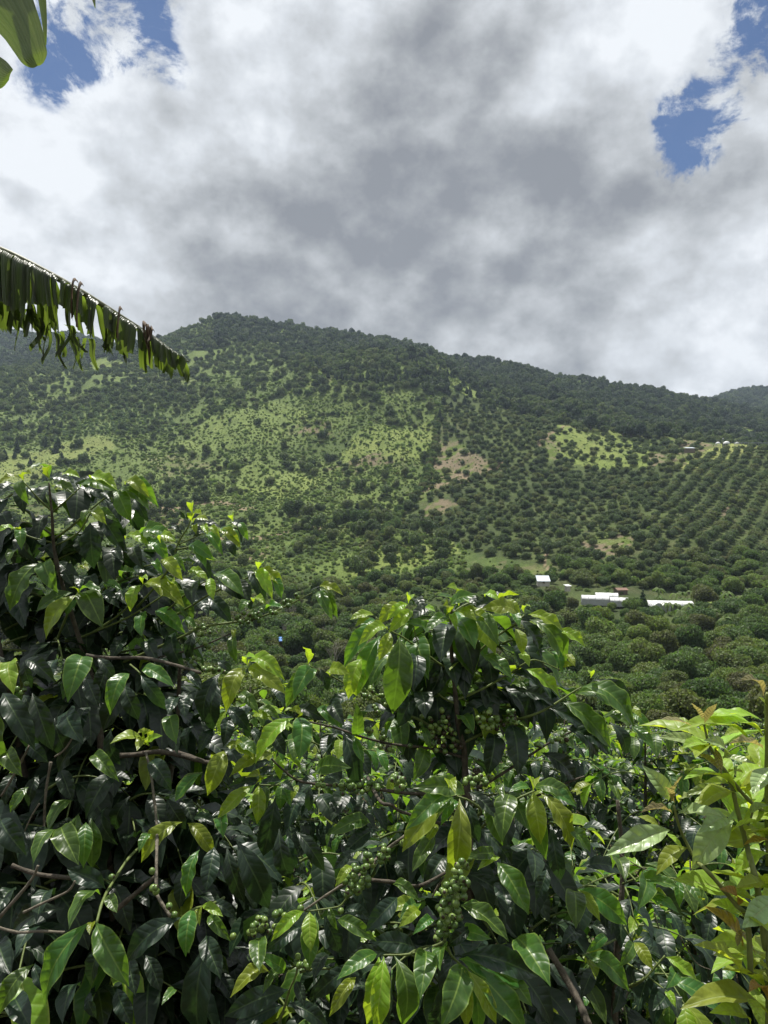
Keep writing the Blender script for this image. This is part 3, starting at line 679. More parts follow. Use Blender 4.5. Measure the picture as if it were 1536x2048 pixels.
def treeline(kind, pts, step, rad):
    for (x1, y1), (x2, y2) in zip(pts[:-1], pts[1:]):
        a = on_ground(x1, y1); b_ = on_ground(x2, y2); p = np.array([(x1 - 768) / F * a, a]); q = np.array([(x2 - 768) / F * b_, b_]); n = max(int(np.linalg.norm(q - p) / step), 1)
        for i in range(n):
            c = p + (q - p) * (i + rs.rand()) / n + rs.normal(size=2) * step * .3; SPOTS[kind].append((c[0], c[1], rs.uniform(*rad)))
treeline('broad', [(878, 820), (870, 880), (860, 930), (850, 985), (800, 1030), (775, 1080), (740, 1112), (700, 1140)], 3.2, (2.4, 4.6))
treeline('broad', [(390, 845), (430, 825), (480, 808), (530, 798), (560, 780)], 4.5, (2.4, 4.6))
treeline('broad', [(600, 832), (640, 826), (690, 832)], 5, (2.0, 3.4))
treeline('conifer', [(640, 760), (700, 768), (770, 765), (850, 775), (900, 800)], 7, (2.6, 4.2))
treeline('broad', [(330, 935), (420, 948), (500, 930)], 6, (2.2, 4.0))
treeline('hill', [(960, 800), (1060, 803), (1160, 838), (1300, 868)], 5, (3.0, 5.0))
treeline('shrub', [(1060, 1150), (1180, 1168), (1300, 1176), (1420, 1185), (1536, 1170)], 5, (2.2, 4.0))
SPOTS['olive'] += [((x - 768) / F * D, D, r) for (x, D, r) in [(395, 62, 4.0), (480, 58, 3.2), (600, 70, 2.6), (640, 74, 2.2), (1310, 205, 5.5), (1460, 190, 5.0), (1200, 230, 4.5)]]

LABELS = {
 'orchard': ('mango_tree', 'tree', 'orchard trees in rows on the right-hand slope', 'round grey-green orchard tree planted in rows on the right-hand slope'),
 'forest': ('forest_tree', 'tree', 'forest trees on the upper slopes and ridge', 'dark green forest tree in the closed canopy of the upper mountain slope'),
 'hill': ('hill_tree', 'tree', 'lighter green trees of the woods on the left and middle slopes', 'mid green tree of the lighter woods on the left and middle slopes'),
 'pale': ('citrus_tree', 'tree', 'small pale trees of the left-hand orchard', 'small pale grey-green orchard tree on the sunlit left-hand hillside'),
 'broad': ('broadleaf_tree', 'tree', 'broadleaf trees of the valley wood', 'leafy broadleaf tree among the mixed wood of the valley and lower slopes'),
 'shrub': ('hillside_shrub', 'shrub', 'low shrubs scattered over the slopes', 'low rounded shrub scattered on the rough green slope'),
 'scrub': ('scrub_bush', 'bush', 'light green scrub over the open slopes', 'light green low scrub bush on the open slope left of the gully'),
 'conifer': ('conifer_tree', 'tree', 'narrow dark conifers on the slopes', 'narrow dark conifer rising above the bushes on the slope'),
 'olive': ('bushy_tree', 'tree', 'yellowish bushy trees beyond the coffee shrubs', 'yellowish green bushy tree just beyond the coffee shrubs'),
 'banana': ('banana_plant', 'plant', 'banana plants right of the greenhouses', 'small banana plant with arching leaves right of the white greenhouses'),
 'bare': ('bare_tree', 'tree', 'bare grey trees in the valley wood', 'bare pale-branched tree standing among the green valley trees')}
ONE = {'olive': ['yellowish green bushy tree filling the gap right of the left coffee shrub', 'smaller yellowish bush behind the long fruiting coffee twig',
                 'rounded yellowish bush just above the background coffee leaves, left of the centre shrub', 'second small yellowish bush nearest the centre coffee shrub',
                 'pale yellow-green broad tree below the greenhouses, left of the banana plants', 'bright yellow-green tree at the right edge below the banana plants', 'yellow-green tree in the wood directly below the middle greenhouse']}
def zone_label(kind, label, px, py, r, D):
    if kind == 'orchard':
        if px > 1330 and py > 905: return 'round dark orchard tree in the straight downhill rows at the far right'
        if inpoly([px], [py], MEADOW[3])[0]: return 'round orchard tree standing on the bright green meadow right of centre'
        if py < 870: return 'round grey-green orchard tree high on the slope under the dark ridge forest'
        if px < 1020: return 'round orchard tree beside the bare earth patch at the central gully'
        if py > 1080: return 'round orchard tree on the lower slope above the white greenhouses'
        return 'round grey-green orchard tree in the middle of the right-hand orchard slope'
    if kind == 'broad':
        if py > 1380: return 'large leafy tree just beyond the coffee shrubs in the near valley wood'
        if px > 1050 and py > 1206: return 'leafy tree in the valley wood below the white greenhouses'
        if px > 1050: return 'leafy tree beside the white greenhouses on the valley floor'
        if py > 1180: return 'leafy tree on the valley floor behind the centre and left coffee shrubs'
        if px > 680 and py > 800: return 'leafy tree in the dark line of trees down the central gully'
        return 'leafy tree standing on the rough green slope left of the gully'
    if kind == 'shrub':
        if py > 1180: return 'low green bush between the trees of the valley floor'
        return 'low rounded shrub on the rough green slope left of the gully' if px < 900 else 'low rounded shrub between the orchard trees of the right-hand slope'
    if kind == 'conifer': return 'narrow dark conifer on the yellowish grass slope at the left edge' if px < 300 else 'narrow dark conifer in the belt below the ridge forest'
    if kind in ('forest', 'hill'):
        w = label.split(' tree')[0]
        if px < 320: return w + ' tree on the left-hand mountain slope below the banana leaf'
        if px > 900: return w + ' tree on the long ridge slope at the right'
        return w + ' tree on the upper mountain slope in the middle'
    return label
def place_kind(kind):
    name, cat, group, label = LABELS[kind]; crowns, trunk = PROTO[kind]; sp = SPOTS[kind]
    if not sp: return
    A = np.array(sp); px = 768 + F * A[:, 0] / A[:, 1]; inside = (px > -20) & (px < 1556)
    score = A[:, 2] / A[:, 1] * np.where(inside, 1, 0.001)
    pyv = py_of(px, A[:, 1]); score = np.where(pyv > 1462, score * 0.01, score)     # those hide behind the coffee
    order = np.argsort(-score); A = A[order]; Z = ground_z(A[:, 0], A[:, 1])
    lim = 300 if kind != 'scrub' else 300
    for i in range(min(lim, len(A))):
        x, y, r = A[i]; rgi = random.Random(i * 7 + len(name)); rz = rgi.uniform(0, 6.28); tall = rgi.uniform(.85, 1.3)
        lb = zone_label(kind, label, 768 + F * x / y, float(py_of(np.array([768 + F * x / y]), np.array([y]))[0]), r, y)
        big = trunk is not None and r / y > 0.011
        if kind in ONE:
            j = [q for q, s in enumerate(sp) if abs(s[0] - x) < 1e-6 and abs(s[1] - y) < 1e-6][0]; lb = ONE[kind][j]
        if big:
            root = empty(name, (x, y, Z[i] - 0.1)); c = link('crown', crowns[i % len(crowns)], root, (0, 0, r * .30)); t_ = link('trunk', trunk, root)
            root.rotation_euler.z = rz; c.scale = (r, r, r * tall); t_.scale = (r, r, r)
        else:
            root = link(name, crowns[i % len(crowns)], None, (x, y, Z[i] - 0.05 * r)); root.rotation_euler.z = rz; root.scale = (r, r, r * tall)
        tag(root, lb, cat, group)
    rest = A[lim:]
    if len(rest):
        n = len(rest); pts = np.stack([rest[:, 0], rest[:, 1], Z[lim:] - 0.05 * rest[:, 2]], -1)
        me = bpy.data.meshes.new(name + '_points'); me.vertices.add(n); me.vertices.foreach_set('co', pts.astype(np.float32).ravel())
        for an, vals in (('rad', rest[:, 2]), ('yaw', rs.rand(n) * 6.28), ('tall', rs.uniform(.85, 1.3, n))):
            at = me.attributes.new(an, 'FLOAT', 'POINT'); at.data.foreach_set('value', vals.astype(np.float32))
        o = link(name + '_wood', me); tag(o, label.replace('tree', 'trees').replace('shrub', 'shrubs') + ', the many beyond those told apart', cat, group, 'stuff')
        o['label'] = {'orchard': 'the many smaller-looking orchard trees up the right-hand slope', 'forest': 'closed dark forest canopy over the mountain', 'shrub': 'the many small shrubs dotted over the green slopes',
                      'broad': 'mixed broadleaf wood over the valley and lower slopes', 'scrub': 'light green scrub over the open slopes', 'hill': 'lighter green woods over the left and middle slopes', 'pale': 'the farther pale orchard trees on the left hillside'}.get(kind, label)
        cc = bpy.data.collections.new(name + '_sources')
        for k, cm in enumerate(crowns): cc.objects.link(bpy.data.objects.new(name + '_source', cm))
        g = bpy.data.node_groups.new(name + '_scatter', 'GeometryNodeTree'); g.interface.new_socket('Geometry', in_out='INPUT', socket_type='NodeSocketGeometry'); g.interface.new_socket('Geometry', in_out='OUTPUT', socket_type='NodeSocketGeometry')
        N = g.nodes; Lk = g.links; gi = N.new('NodeGroupInput'); go = N.new('NodeGroupOutput')
        ci = N.new('GeometryNodeCollectionInfo'); ci.inputs['Collection'].default_value = cc; ci.inputs['Separate Children'].default_value = True; ci.inputs['Reset Children'].default_value = True
        ip = N.new('GeometryNodeInstanceOnPoints'); ip.inputs['Pick Instance'].default_value = True
        def attr(nm):
            a = N.new('GeometryNodeInputNamedAttribute'); a.data_type = 'FLOAT'; a.inputs['Name'].default_value = nm; return a.outputs[0]
        ra = attr('rad'); ta = attr('tall'); ya = attr('yaw'); mu = N.new('ShaderNodeMath'); mu.operation = 'MULTIPLY'; Lk.new(ra, mu.inputs[0]); Lk.new(ta, mu.inputs[1])
        cx = N.new('ShaderNodeCombineXYZ'); Lk.new(ra, cx.inputs[0]); Lk.new(ra, cx.inputs[1]); Lk.new(mu.outputs[0], cx.inputs[2])
        cr = N.new('ShaderNodeCombineXYZ'); Lk.new(ya, cr.inputs[2])
        ix = N.new('GeometryNodeInputIndex')
        Lk.new(gi.outputs[0], ip.inputs['Points']); Lk.new(ci.outputs[0], ip.inputs['Instance']); Lk.new(cx.outputs[0], ip.inputs['Scale']); Lk.new(cr.outputs[0], ip.inputs['Rotation'])
        Lk.new(ix.outputs[0], ip.inputs['Instance Index']); Lk.new(ip.outputs[0], go.inputs[0])
        md = o.modifiers.new('scatter', 'NODES'); md.node_group = g
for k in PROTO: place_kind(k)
print('SPOTS', {k: len(v) for k, v in SPOTS.items()})

# ------------------------------------------------------------------ buildings and shelters across the valley
M['poly'] = plain('white_plastic_film', (0.70, 0.71, 0.70), 0.45, 0.12, 0.8)
M['polyside'] = plain('grey_shade_net', (0.38, 0.39, 0.38), 0.8, 0.15, 1.2)
M['tin'] = plain('weathered_tin', (0.50, 0.56, 0.60), 0.4, 0.25, 1.5)
M['rust'] = plain('rusty_roof', (0.20, 0.12, 0.085), 0.7, 0.35, 1.5)
M['redroof'] = plain('red_metal_roof', (0.42, 0.10, 0.075), 0.5, 0.2, 1.0)
M['wall'] = plain('plastered_wall', (0.42, 0.39, 0.34), 0.8, 0.2, 1.0)
M['wood'] = plain('old_planks', (0.14, 0.11, 0.08), 0.85, 0.35, 3.0)
M['blue'] = plain('blue_tarpaulin', (0.06, 0.20, 0.55), 0.5, 0.3, 1.5)
M['steel'] = plain('grey_steel', (0.25, 0.26, 0.27), 0.5, 0.1, 3)
def site(px, py, D):
    x = (px - 768) / F * D; return Vector((x, D, (1024 - py) / F * D))
def greenhouse(px, py, D, spans, sw, length, h, rz, label):
    p = site(px, py, D) - Vector((0, 0, 1.1)); root = empty('greenhouse', p); root.rotation_euler.z = rz; tag(root, label, 'greenhouse', 'white greenhouses on the valley floor')
    for s in range(spans):
        x0 = (s - spans / 2) * sw + sw / 2; prof = []
        for k in range(9):
            a = math.pi * k / 8; prof.append((x0 + math.cos(a) * sw * .492, h * .60 + math.sin(a) * h * .42))
        v = []; f = []; n = len(prof); segs = 8
        for j in range(segs + 1):
            for (x, z) in prof: v.append((x, -length / 2 + length * j / segs, z + 0.05 * math.sin(j * 2.3 + x)))
        for j in range(segs):
            for i in range(n - 1): a = j * n + i; f.append((a, a + 1, a + n + 1, a + n))
        link('roof_film', mesh_np('roof_film', v, f, M['poly'], True), root)
        for e in (-1, 1):
            y = e * length / 2
            v = [(x0 - sw * .49, y, 0), (x0 + sw * .49, y, 0)] + [(q[0], y, q[1]) for q in prof]
            link('gable', mesh_np('gable', v, [tuple(range(len(v)))], M['polyside'], False), root)
        b = MB()
        for j in range(5):
            y = -length / 2 + length * j / 4
            for sx in (-1, 1): b.tube([(x0 + sx * sw * .495, y, -2.0), (x0 + sx * sw * .495, y, h * .62)], 0.06, 5)
            b.tube([(q[0] * 1.0, y, q[1] + .04) for q in prof], 0.05, 4)
        link('hoop_frame', b.mesh('hoop_frame', M['steel'], True), root)
    b = MB()
    for sx in (-1, 1): b.box((sx * spans * sw / 2, 0, h * .18), (0.06, length, h * .8))
    link('side_net', b.mesh('side_net', M['polyside']), root)
    return root
greenhouse(1338, 1214, 268, 1, 6.5, 17.0, 3.5, R(90 - 9), 'long white plastic greenhouse furthest right on the valley floor')
greenhouse(1318, 1218, 262, 2, 3.4, 5.0, 3.6, R(10), 'short twin-gabled white greenhouse in front of the long one')
greenhouse(1190, 1200, 272, 1, 6.0, 10.5, 2.9, R(90 - 14), 'white plastic greenhouse on the left of the row, half hidden by trees')
greenhouse(1213, 1196, 284, 1, 6.0, 9.0, 3.2, R(90 - 14), 'white greenhouse behind the left one, its ridge showing above')
greenhouse(1238, 1203, 268, 1, 5.5, 7.0, 2.6, R(90 - 14), 'small white greenhouse just left of the tall trees in the middle of the row')
def hut(name, px, py, D, w, d, h, rise, rz, wallm, roofm, label, cat, over=0.4, mono=True, windows=1):
    p = site(px, py, D); root = empty(name, p); root.rotation_euler.z = rz; tag(root, label, cat)
    b = MB(); b.box((0, 0, h / 2 - 0.6), (w, d, h + 1.2)); link('wall', b.mesh('wall', wallm), root)
    v = []; f = []
    W, Dp = w / 2 + over, d / 2 + over
    if mono:
        z0, z1 = h + 0.03, h + 0.03 + rise; t = 0.10
        v = [(-W, -Dp, z0), (W, -Dp, z0), (W, Dp, z1), (-W, Dp, z1), (-W, -Dp, z0 + t), (W, -Dp, z0 + t), (W, Dp, z1 + t), (-W, Dp, z1 + t)]
        f = [(0, 3, 2, 1), (4, 5, 6, 7), (0, 1, 5, 4), (1, 2, 6, 5), (2, 3, 7, 6), (3, 0, 4, 7)]
        link('roof', mesh_np('roof', v, f, roofm, False), root)
    else:
        v = [(-W, -Dp, h), (W, -Dp, h), (W, 0, h + rise), (-W, 0, h + rise), (-W, -Dp, h + .1), (W, -Dp, h + .1), (W, 0, h + rise + .1), (-W, 0, h + rise + .1)]
        f = [(0, 3, 2, 1), (4, 5, 6, 7), (0, 1, 5, 4), (1, 2, 6, 5), (2, 3, 7, 6), (3, 0, 4, 7)]
        link('roof', mesh_np('roof', v, f, roofm, False), root); v2 = [(x, -y, z) for x, y, z in v]
        link('roof', mesh_np('roof', v2, [q[::-1] for q in f], roofm, False), root)
        g = [(-w/2, -d/2, h), (-w/2, d/2, h), (-w/2, 0, h + rise * .9), (w/2, -d/2, h), (w/2, d/2, h), (w/2, 0, h + rise * .9)]
        link('gable', mesh_np('gable', g, [(0, 1, 2)[::-1], (3, 4, 5)], wallm, False), root)
    for k in range(windows):
        b = MB(); x = (k - (windows - 1) / 2) * w / max(windows, 1) * .8; b.box((x, -d / 2 - 0.02, h * .55), (0.9, 0.06, 0.9)); link('window', b.mesh('window', M['wood']), root)
    return root
hut('tin_roofed_shed', 1086, 1166, 290, 4.8, 5.0, 0.9, 1.9, R(-6), M['wall'], M['tin'], 'small shed with a pale blue tin roof left of the greenhouses', 'shed')
hut('small_shed', 1135, 1177, 285, 1.8, 1.5, 1.0, 0.5, R(20), M['wall'], M['poly'], 'tiny white-roofed shed between the blue-roofed shed and the greenhouses', 'shed', windows=0)
hut('rusty_roofed_house', 1241, 1186, 296, 4.4, 4.0, 1.4, .8, R(8), M['wood'], M['rust'], 'brown rusty-roofed house above the middle greenhouse', 'house', mono=False, windows=2)
hut('red_roofed_shelter', 391, 1009, 560, 14.0, 3.0, 1.2, 0.9, R(12), M['wood'], M['redroof'], 'long red-roofed shelter, the upper one on the left slope', 'shelter', mono=True, windows=0)
hut('red_roofed_shelter', 398, 1020, 540, 11.0, 2.0, 0.9, 0.6, R(6), M['wood'], M['redroof'], 'low red-roofed shelter just below the long one on the left slope', 'shelter', windows=0)
hut('red_roofed_shelter', 428, 1022, 545, 7.0, 2.0, 0.9, 0.6, R(10), M['wood'], M['redroof'], 'short red-roofed shelter right of the lower one on the left slope', 'shelter', windows=0)
hut('red_roofed_shelter', 482, 1016, 550, 5.5, 1.6, 0.7, 0.5, R(-8), M['wood'], M['redroof'], 'smallest red-roofed shelter, furthest right on the left slope', 'shelter', windows=0)
hut('white_roofed_hut', 614, 1049, 500, 4.6, 3.2, 1.6, 1.0, R(-5), M['wood'], M['poly'], 'single white-roofed hut below a dark tree in the middle of the slope', 'hut')
hut('roadside_hut', 1379, 903, 590, 7.5, 4.0, 2.6, 1.2, R(5), M['wood'], M['tin'], 'dark hut on the bare spur left of the white domes', 'hut', windows=2)
hut('tarpaulin_shelter', 573, 1290, 205, 3.8, 2.4, 1.4, 0.7, R(10), M['wood'], M['blue'], 'shelter under a blue tarpaulin in the valley wood', 'shelter', windows=0)
for i, (px, r, lb) in enumerate([(1436, 2.0, 'leftmost of the three white domes on the right-hand spur'), (1453, 2.8, 'middle and largest white dome on the right-hand spur'), (1474, 1.9, 'rightmost of the three white domes on the right-hand spur')]):
    root = empty('dome_tent', site(px, 890, 610)); tag(root, lb, 'dome tent', 'white domes on the right-hand spur')
    v = []; f = []
    for a in range(6):
        th = math.pi / 2 * a / 5
        for k in range(16):
            an = 6.2832 * k / 16; v.append((r * math.cos(th) * math.cos(an), r * math.cos(th) * math.sin(an), 1.2 + r * .8 * math.sin(th)))
    for a in range(5):
        for k in range(16): f.append((a * 16 + k, a * 16 + (k + 1) % 16, (a + 1) * 16 + (k + 1) % 16, (a + 1) * 16 + k))
    link('canopy', mesh_np('canopy', v, f, M['poly'], True), root)
    b = MB()
    for k in range(8): an = 6.2832 * k / 8; b.tube([(r * math.cos(an), r * math.sin(an), -3), (r * math.cos(an), r * math.sin(an), 1.25)], .12, 5)
    link('post', b.mesh('post', M['steel'], True), root)
root = empty('flag_pole', site(1446, 893, 600)); tag(root, 'thin pole with a small white head between the left and middle dome', 'pole')
b = MB(); b.tube([(0, 0, -2), (0, 0, 6.5)], 0.16, 6); link('mast', b.mesh('mast', M['steel'], True), root)
b = MB(); b.box((0, 0, 6.9), (1.0, 0.4, 0.8)); link('head', b.mesh('head', M['poly']), root)
# fences of the terrace on the right spur
root = empty('dark_fence', site(1510, 888, 600)); tag(root, 'dark fence along the ridge right of the white domes', 'fence')
b = MB()
for k in range(3): b.box((0, 0, 0.5 + 0.45 * k), (38, .06, .18))
link('rail', b.mesh('rail', M['steel']), root)
pb = MB(); pb.box((0, 0, .3), (.2, .2, 2.6)); pm = pb.mesh('post', M['steel'])
for k in range(13): link('post', pm, root, (-18 + 3 * k, 0, 0))

# ------------------------------------------------------------------ leaves
LEAFP = {'coffee': ([0, .05, .13, .26, .40, .54, .67, .78, .87, .94, 1], [.03, .11, .44, .82, .99, 1, .93, .74, .44, .18, 0.0]),
         'avocado': ([0, .05, .14, .28, .42, .55, .68, .80, .89, .95, 1], [.05, .12, .45, .82, 1, .98, .82, .55, .30, .15, 0.0])}
def leaf_mesh(name, mat, seed, arch=.18, fold=.25, wave=.10, bend=.0, twist=0.0, kind='coffee', nu=16, nv=6, holes=False):
    """blade of length 1 along +X, half width 0.5 (scale Y by the width); +Z is the upper face, arch lifts the middle"""
    rg = random.Random(seed); U, W = LEAFP[kind]; v = []; f = []; uv = []
    ph = rg.random() * 6.28; ph2 = rg.random() * 6.28; fr = rg.uniform(2.0, 3.3)
    for i in range(nu + 1):
        u = i / nu; w = np.interp(u, U, W) * 0.5; w = max(w, 0.004)
        z = arch * math.sin(math.pi * u ** .82) ** .9 + (bend * math.sin(u * 6.28) * .5)
        side = rg.uniform(-.01, .01) + 0.05 * math.sin(u * 3.1 + ph)
        tw = twist * (u - .3)
        for j in range(nv + 1):
            q = 2 * j / nv - 1; yy = w * q; a = abs(q)
            zz = fold * .40 * w * a * (1.15 - .45 * a) + wave * .056 * math.sin(fr * 6.28 * u + ph + (1.7 if q > 0 else 0)) * a ** 2.0 * (w * 2) * math.sin(math.pi * u)
            y2 = yy * math.cos(tw) - zz * 2.5 * math.sin(tw); z2 = yy * .4 * math.sin(tw) + zz * math.cos(tw)
            v.append((u, y2 + side * .5 * math.sin(math.pi * u), z + z2 * 1.0)); uv.append((u, (q + 1) / 2))
    for i in range(nu):
        for j in range(nv): a = i * (nv + 1) + j; f.append((a, a + nv + 1, a + nv + 2, a + 1))
    return mesh_np(name, v, np.array(f), mat, True, uv)
LEAF = {}
for c in 'ymd': LEAF[c] = [leaf_mesh('coffee_leaf', M[c], 10 * k + ord(c), arch=[.14, .21, .27, .33, .18, .24, .30, .22][k], fold=[.5, .35, .25, .45, .7, .3, .55, .4][k], wave=[.7, .45, .9, .6, 1.1, .5, .8, 1.0][k], twist=[0, .5, -.4, .3, -.6, .7, 0, -.2][k]) for k in range(8)]
LEAF['g'] = LEAF['d']
for c in 'abro': LEAF[c] = [leaf_mesh('avocado_leaf', M[c], 10 * k + ord(c), arch=[.05, .12, .18, .09][k], fold=[.4, .3, .5, .6][k], wave=[.3, .5, .35, .6][k], twist=[0, .4, -.4, .2][k], kind='avocado') for k in range(4)]
LITE = {c: [leaf_mesh('coffee_leaf_small', M[c], 50 + k, arch=[.16, .22, .10, .2][k], fold=[.5, .3, .6, .4][k], wave=[.5, .8, .6, .9][k], twist=[0, .5, -.5, .2][k], nu=7, nv=2) for k in range(4)] for c in 'ymd'}
def cherry_mesh():
    b = MB(); v = []; f = []; seg, rings = 10, 7
    for i in range(1, rings):
        th = math.pi * i / rings
        for k in range(seg): an = 6.2832 * k / seg; v.append((math.sin(th) * math.cos(an), math.sin(th) * math.sin(an), 1.10 * math.cos(th)))
    n = len(v); v += [(0, 0, 1.02), (0, 0, -1.1)]
    for k in range(seg):
        k2 = (k + 1) % seg; f.append((n, k, k2)); f.append((n + 1, (rings - 2) * seg + k2, (rings - 2) * seg + k))
        for i in range(rings - 2): f.append((i * seg + k, (i + 1) * seg + k, (i + 1) * seg + k2, i * seg + k2))
    n = len(v)                                                     # the little crown at the tip
    for rr, z in ((.20, 1.0), (.20, 1.12), (.10, 1.13)):
        for k in range(6): an = 1.047 * k; v.append((rr * math.cos(an), rr * math.sin(an), z))
    for i in range(2):
        for k in range(6): f.append((n + i * 6 + k, n + i * 6 + (k + 1) % 6, n + (i + 1) * 6 + (k + 1) % 6, n + (i + 1) * 6 + k))
    return mesh_np('cherry', v, f, M['cherry'], True)
CHERRY = cherry_mesh()

class Plant:
    """a shrub: gathers its leaves, twigs and cherries, then links them as parts"""
    def __init__(s, name, label, cat, base, group=None):
        s.root = empty(name, base); tag(s.root, label, cat, group); s.base = Vector(base); s.leaves = []; s.cherries = []; s.twigs = []
    def leaf(s, b, t, w, cls, hint=None, hero=True, rg=random, lift=0.0, mi=None, lite=False):
        """blade from point b to point t, w metres wide"""
        a = t - b; L = a.length
        if L < 1e-4: return
        a = a / L
        if hint is None:
            hint = {'g': Vector((rg.uniform(-.3, .3), -.8, .75)), 'd': Vector((rg.uniform(-.5, .5), -1, .30)), 'y': Vector((rg.uniform(-.3, .3), -.62, .75))}.get(cls, Vector((rg.uniform(-.4, .4), -.75, .60)))
        n = hint - a * hint.dot(a)
        if n.length < 1e-3: n = Vector((0, 0, 1)) - a * a.z
        n.normalize(); y = n.cross(a)
        if hero:                                     # a blade seen obliquely is wider than it looks
            vd = ((b + t) / 2).normalized(); w = min(w / max(math.sqrt(max(1 - y.dot(vd) ** 2, 0)), .72), L * .42)
        mx = Matrix(((a.x * L, y.x * w, n.x * L, b.x), (a.y * L, y.y * w, n.y * L, b.y), (a.z * L, y.z * w, n.z * L, b.z), (0, 0, 0, 1)))
        lib = (LITE if lite else LEAF)[cls if not (lite and cls == 'g') else 'd']; me = lib[mi % len(lib)] if mi is not None else rg.choice(lib)
        vis = 1.0
        px = 768 + F * b.x / b.y if b.y > .1 else 9999; py = 1024 - F * b.z / b.y if b.y > .1 else 9999
        if not (-60 < px < 1596 and 0 < py < 2120): vis = .05
        s.leaves.append((L / max(b.length, .3) * vis * (3 if hero else 1), me, mx))
    def cherry(s, p, r=.0066, rg=random):
        d = Vector((rg.uniform(-1, 1), rg.uniform(-1, .2), rg.uniform(-1, .6))).normalized(); q = d.to_track_quat('Z', 'Y')
        s.cherries.append((p, q, r))
    def twig(s, pts, r0, r1, mat, name='branch', seg=7):
        s.twigs.append((pts, r0, r1, mat, name, seg))
    def finish(s, cap=300):
        s.leaves.sort(key=lambda q: -q[0]); inv = Matrix.Translation(-s.base)
        for (sc, me, mx) in s.leaves[:cap]:
            o = link('leaf', me, s.root); o.matrix_local = inv @ mx
        rest = s.leaves[cap:]
        if rest:
            V = []; Fc = []; UV = []; MI = []; mats = []; n = 0
            for (sc, me, mx) in rest:
                k = me.name_full
                if k not in _CACHE:
                    vv = np.empty(len(me.vertices) * 3, np.float32); me.vertices.foreach_get('co', vv)
                    ff = np.array([tuple(p.vertices) for p in me.polygons]); lv = np.array([l.vertex_index for l in me.loops]); uu = np.empty(len(me.loops) * 2, np.float32); me.uv_layers[0].data.foreach_get('uv', uu)
                    u2 = np.zeros((len(me.vertices), 2), np.float32); u2[lv] = uu.reshape(-1, 2); _CACHE[k] = (vv.reshape(-1, 3), ff, u2)
                vv, ff, uu = _CACHE[k]; A = np.array(inv @ mx)
                V.append(vv @ A[:3, :3].T + A[:3, 3]); Fc.append(ff + n); UV.append(uu); n += len(vv)
                m = me.materials[0]
                if m not in mats: mats.append(m)
                MI.append(np.full(len(ff), mats.index(m)))
            me = mesh_np('foliage', np.concatenate(V), np.concatenate(Fc), mats, True, np.concatenate(UV)); me.polygons.foreach_set('material_index', np.concatenate(MI).astype(np.int32))
            o = link('foliage', me, s.root); o['kind'] = 'stuff'
        s.cherries.sort(key=lambda c: c[0].length); V = []; Fc = []
        for k, (p, q, r) in enumerate(s.cherries):
            mx = inv @ Matrix.Translation(p) @ q.to_matrix().to_4x4() @ Matrix.Diagonal((r, r, r, 1))
            if k < 300: o = link('cherry', CHERRY, s.root); o.matrix_local = mx
            else:
                n = len(V); V += [tuple(mx @ v.co) for v in CHERRY.vertices]; Fc += [tuple(a + n for a in pl_.vertices) for pl_ in CHERRY.polygons]
        if V: o = link('small_cherries', mesh_np('small_cherries', V, Fc, M['cherry'], True), s.root); o['kind'] = 'stuff'
        for (pts, r0, r1, mat, name, seg) in s.twigs:
            L = smooth_line(pts, 4); n = len(L); b = MB()
            # nodes: coffee twigs thicken a little where the leaves sat
            rad = [(r0 + (r1 - r0) * i / (n - 1)) * (1.18 if i % 3 == 0 else 1.0) for i in range(n)]
            b.tube([p - s.base for p in L], rad, seg); link(name, b.mesh(name, mat, True), s.root)
_CACHE = {}

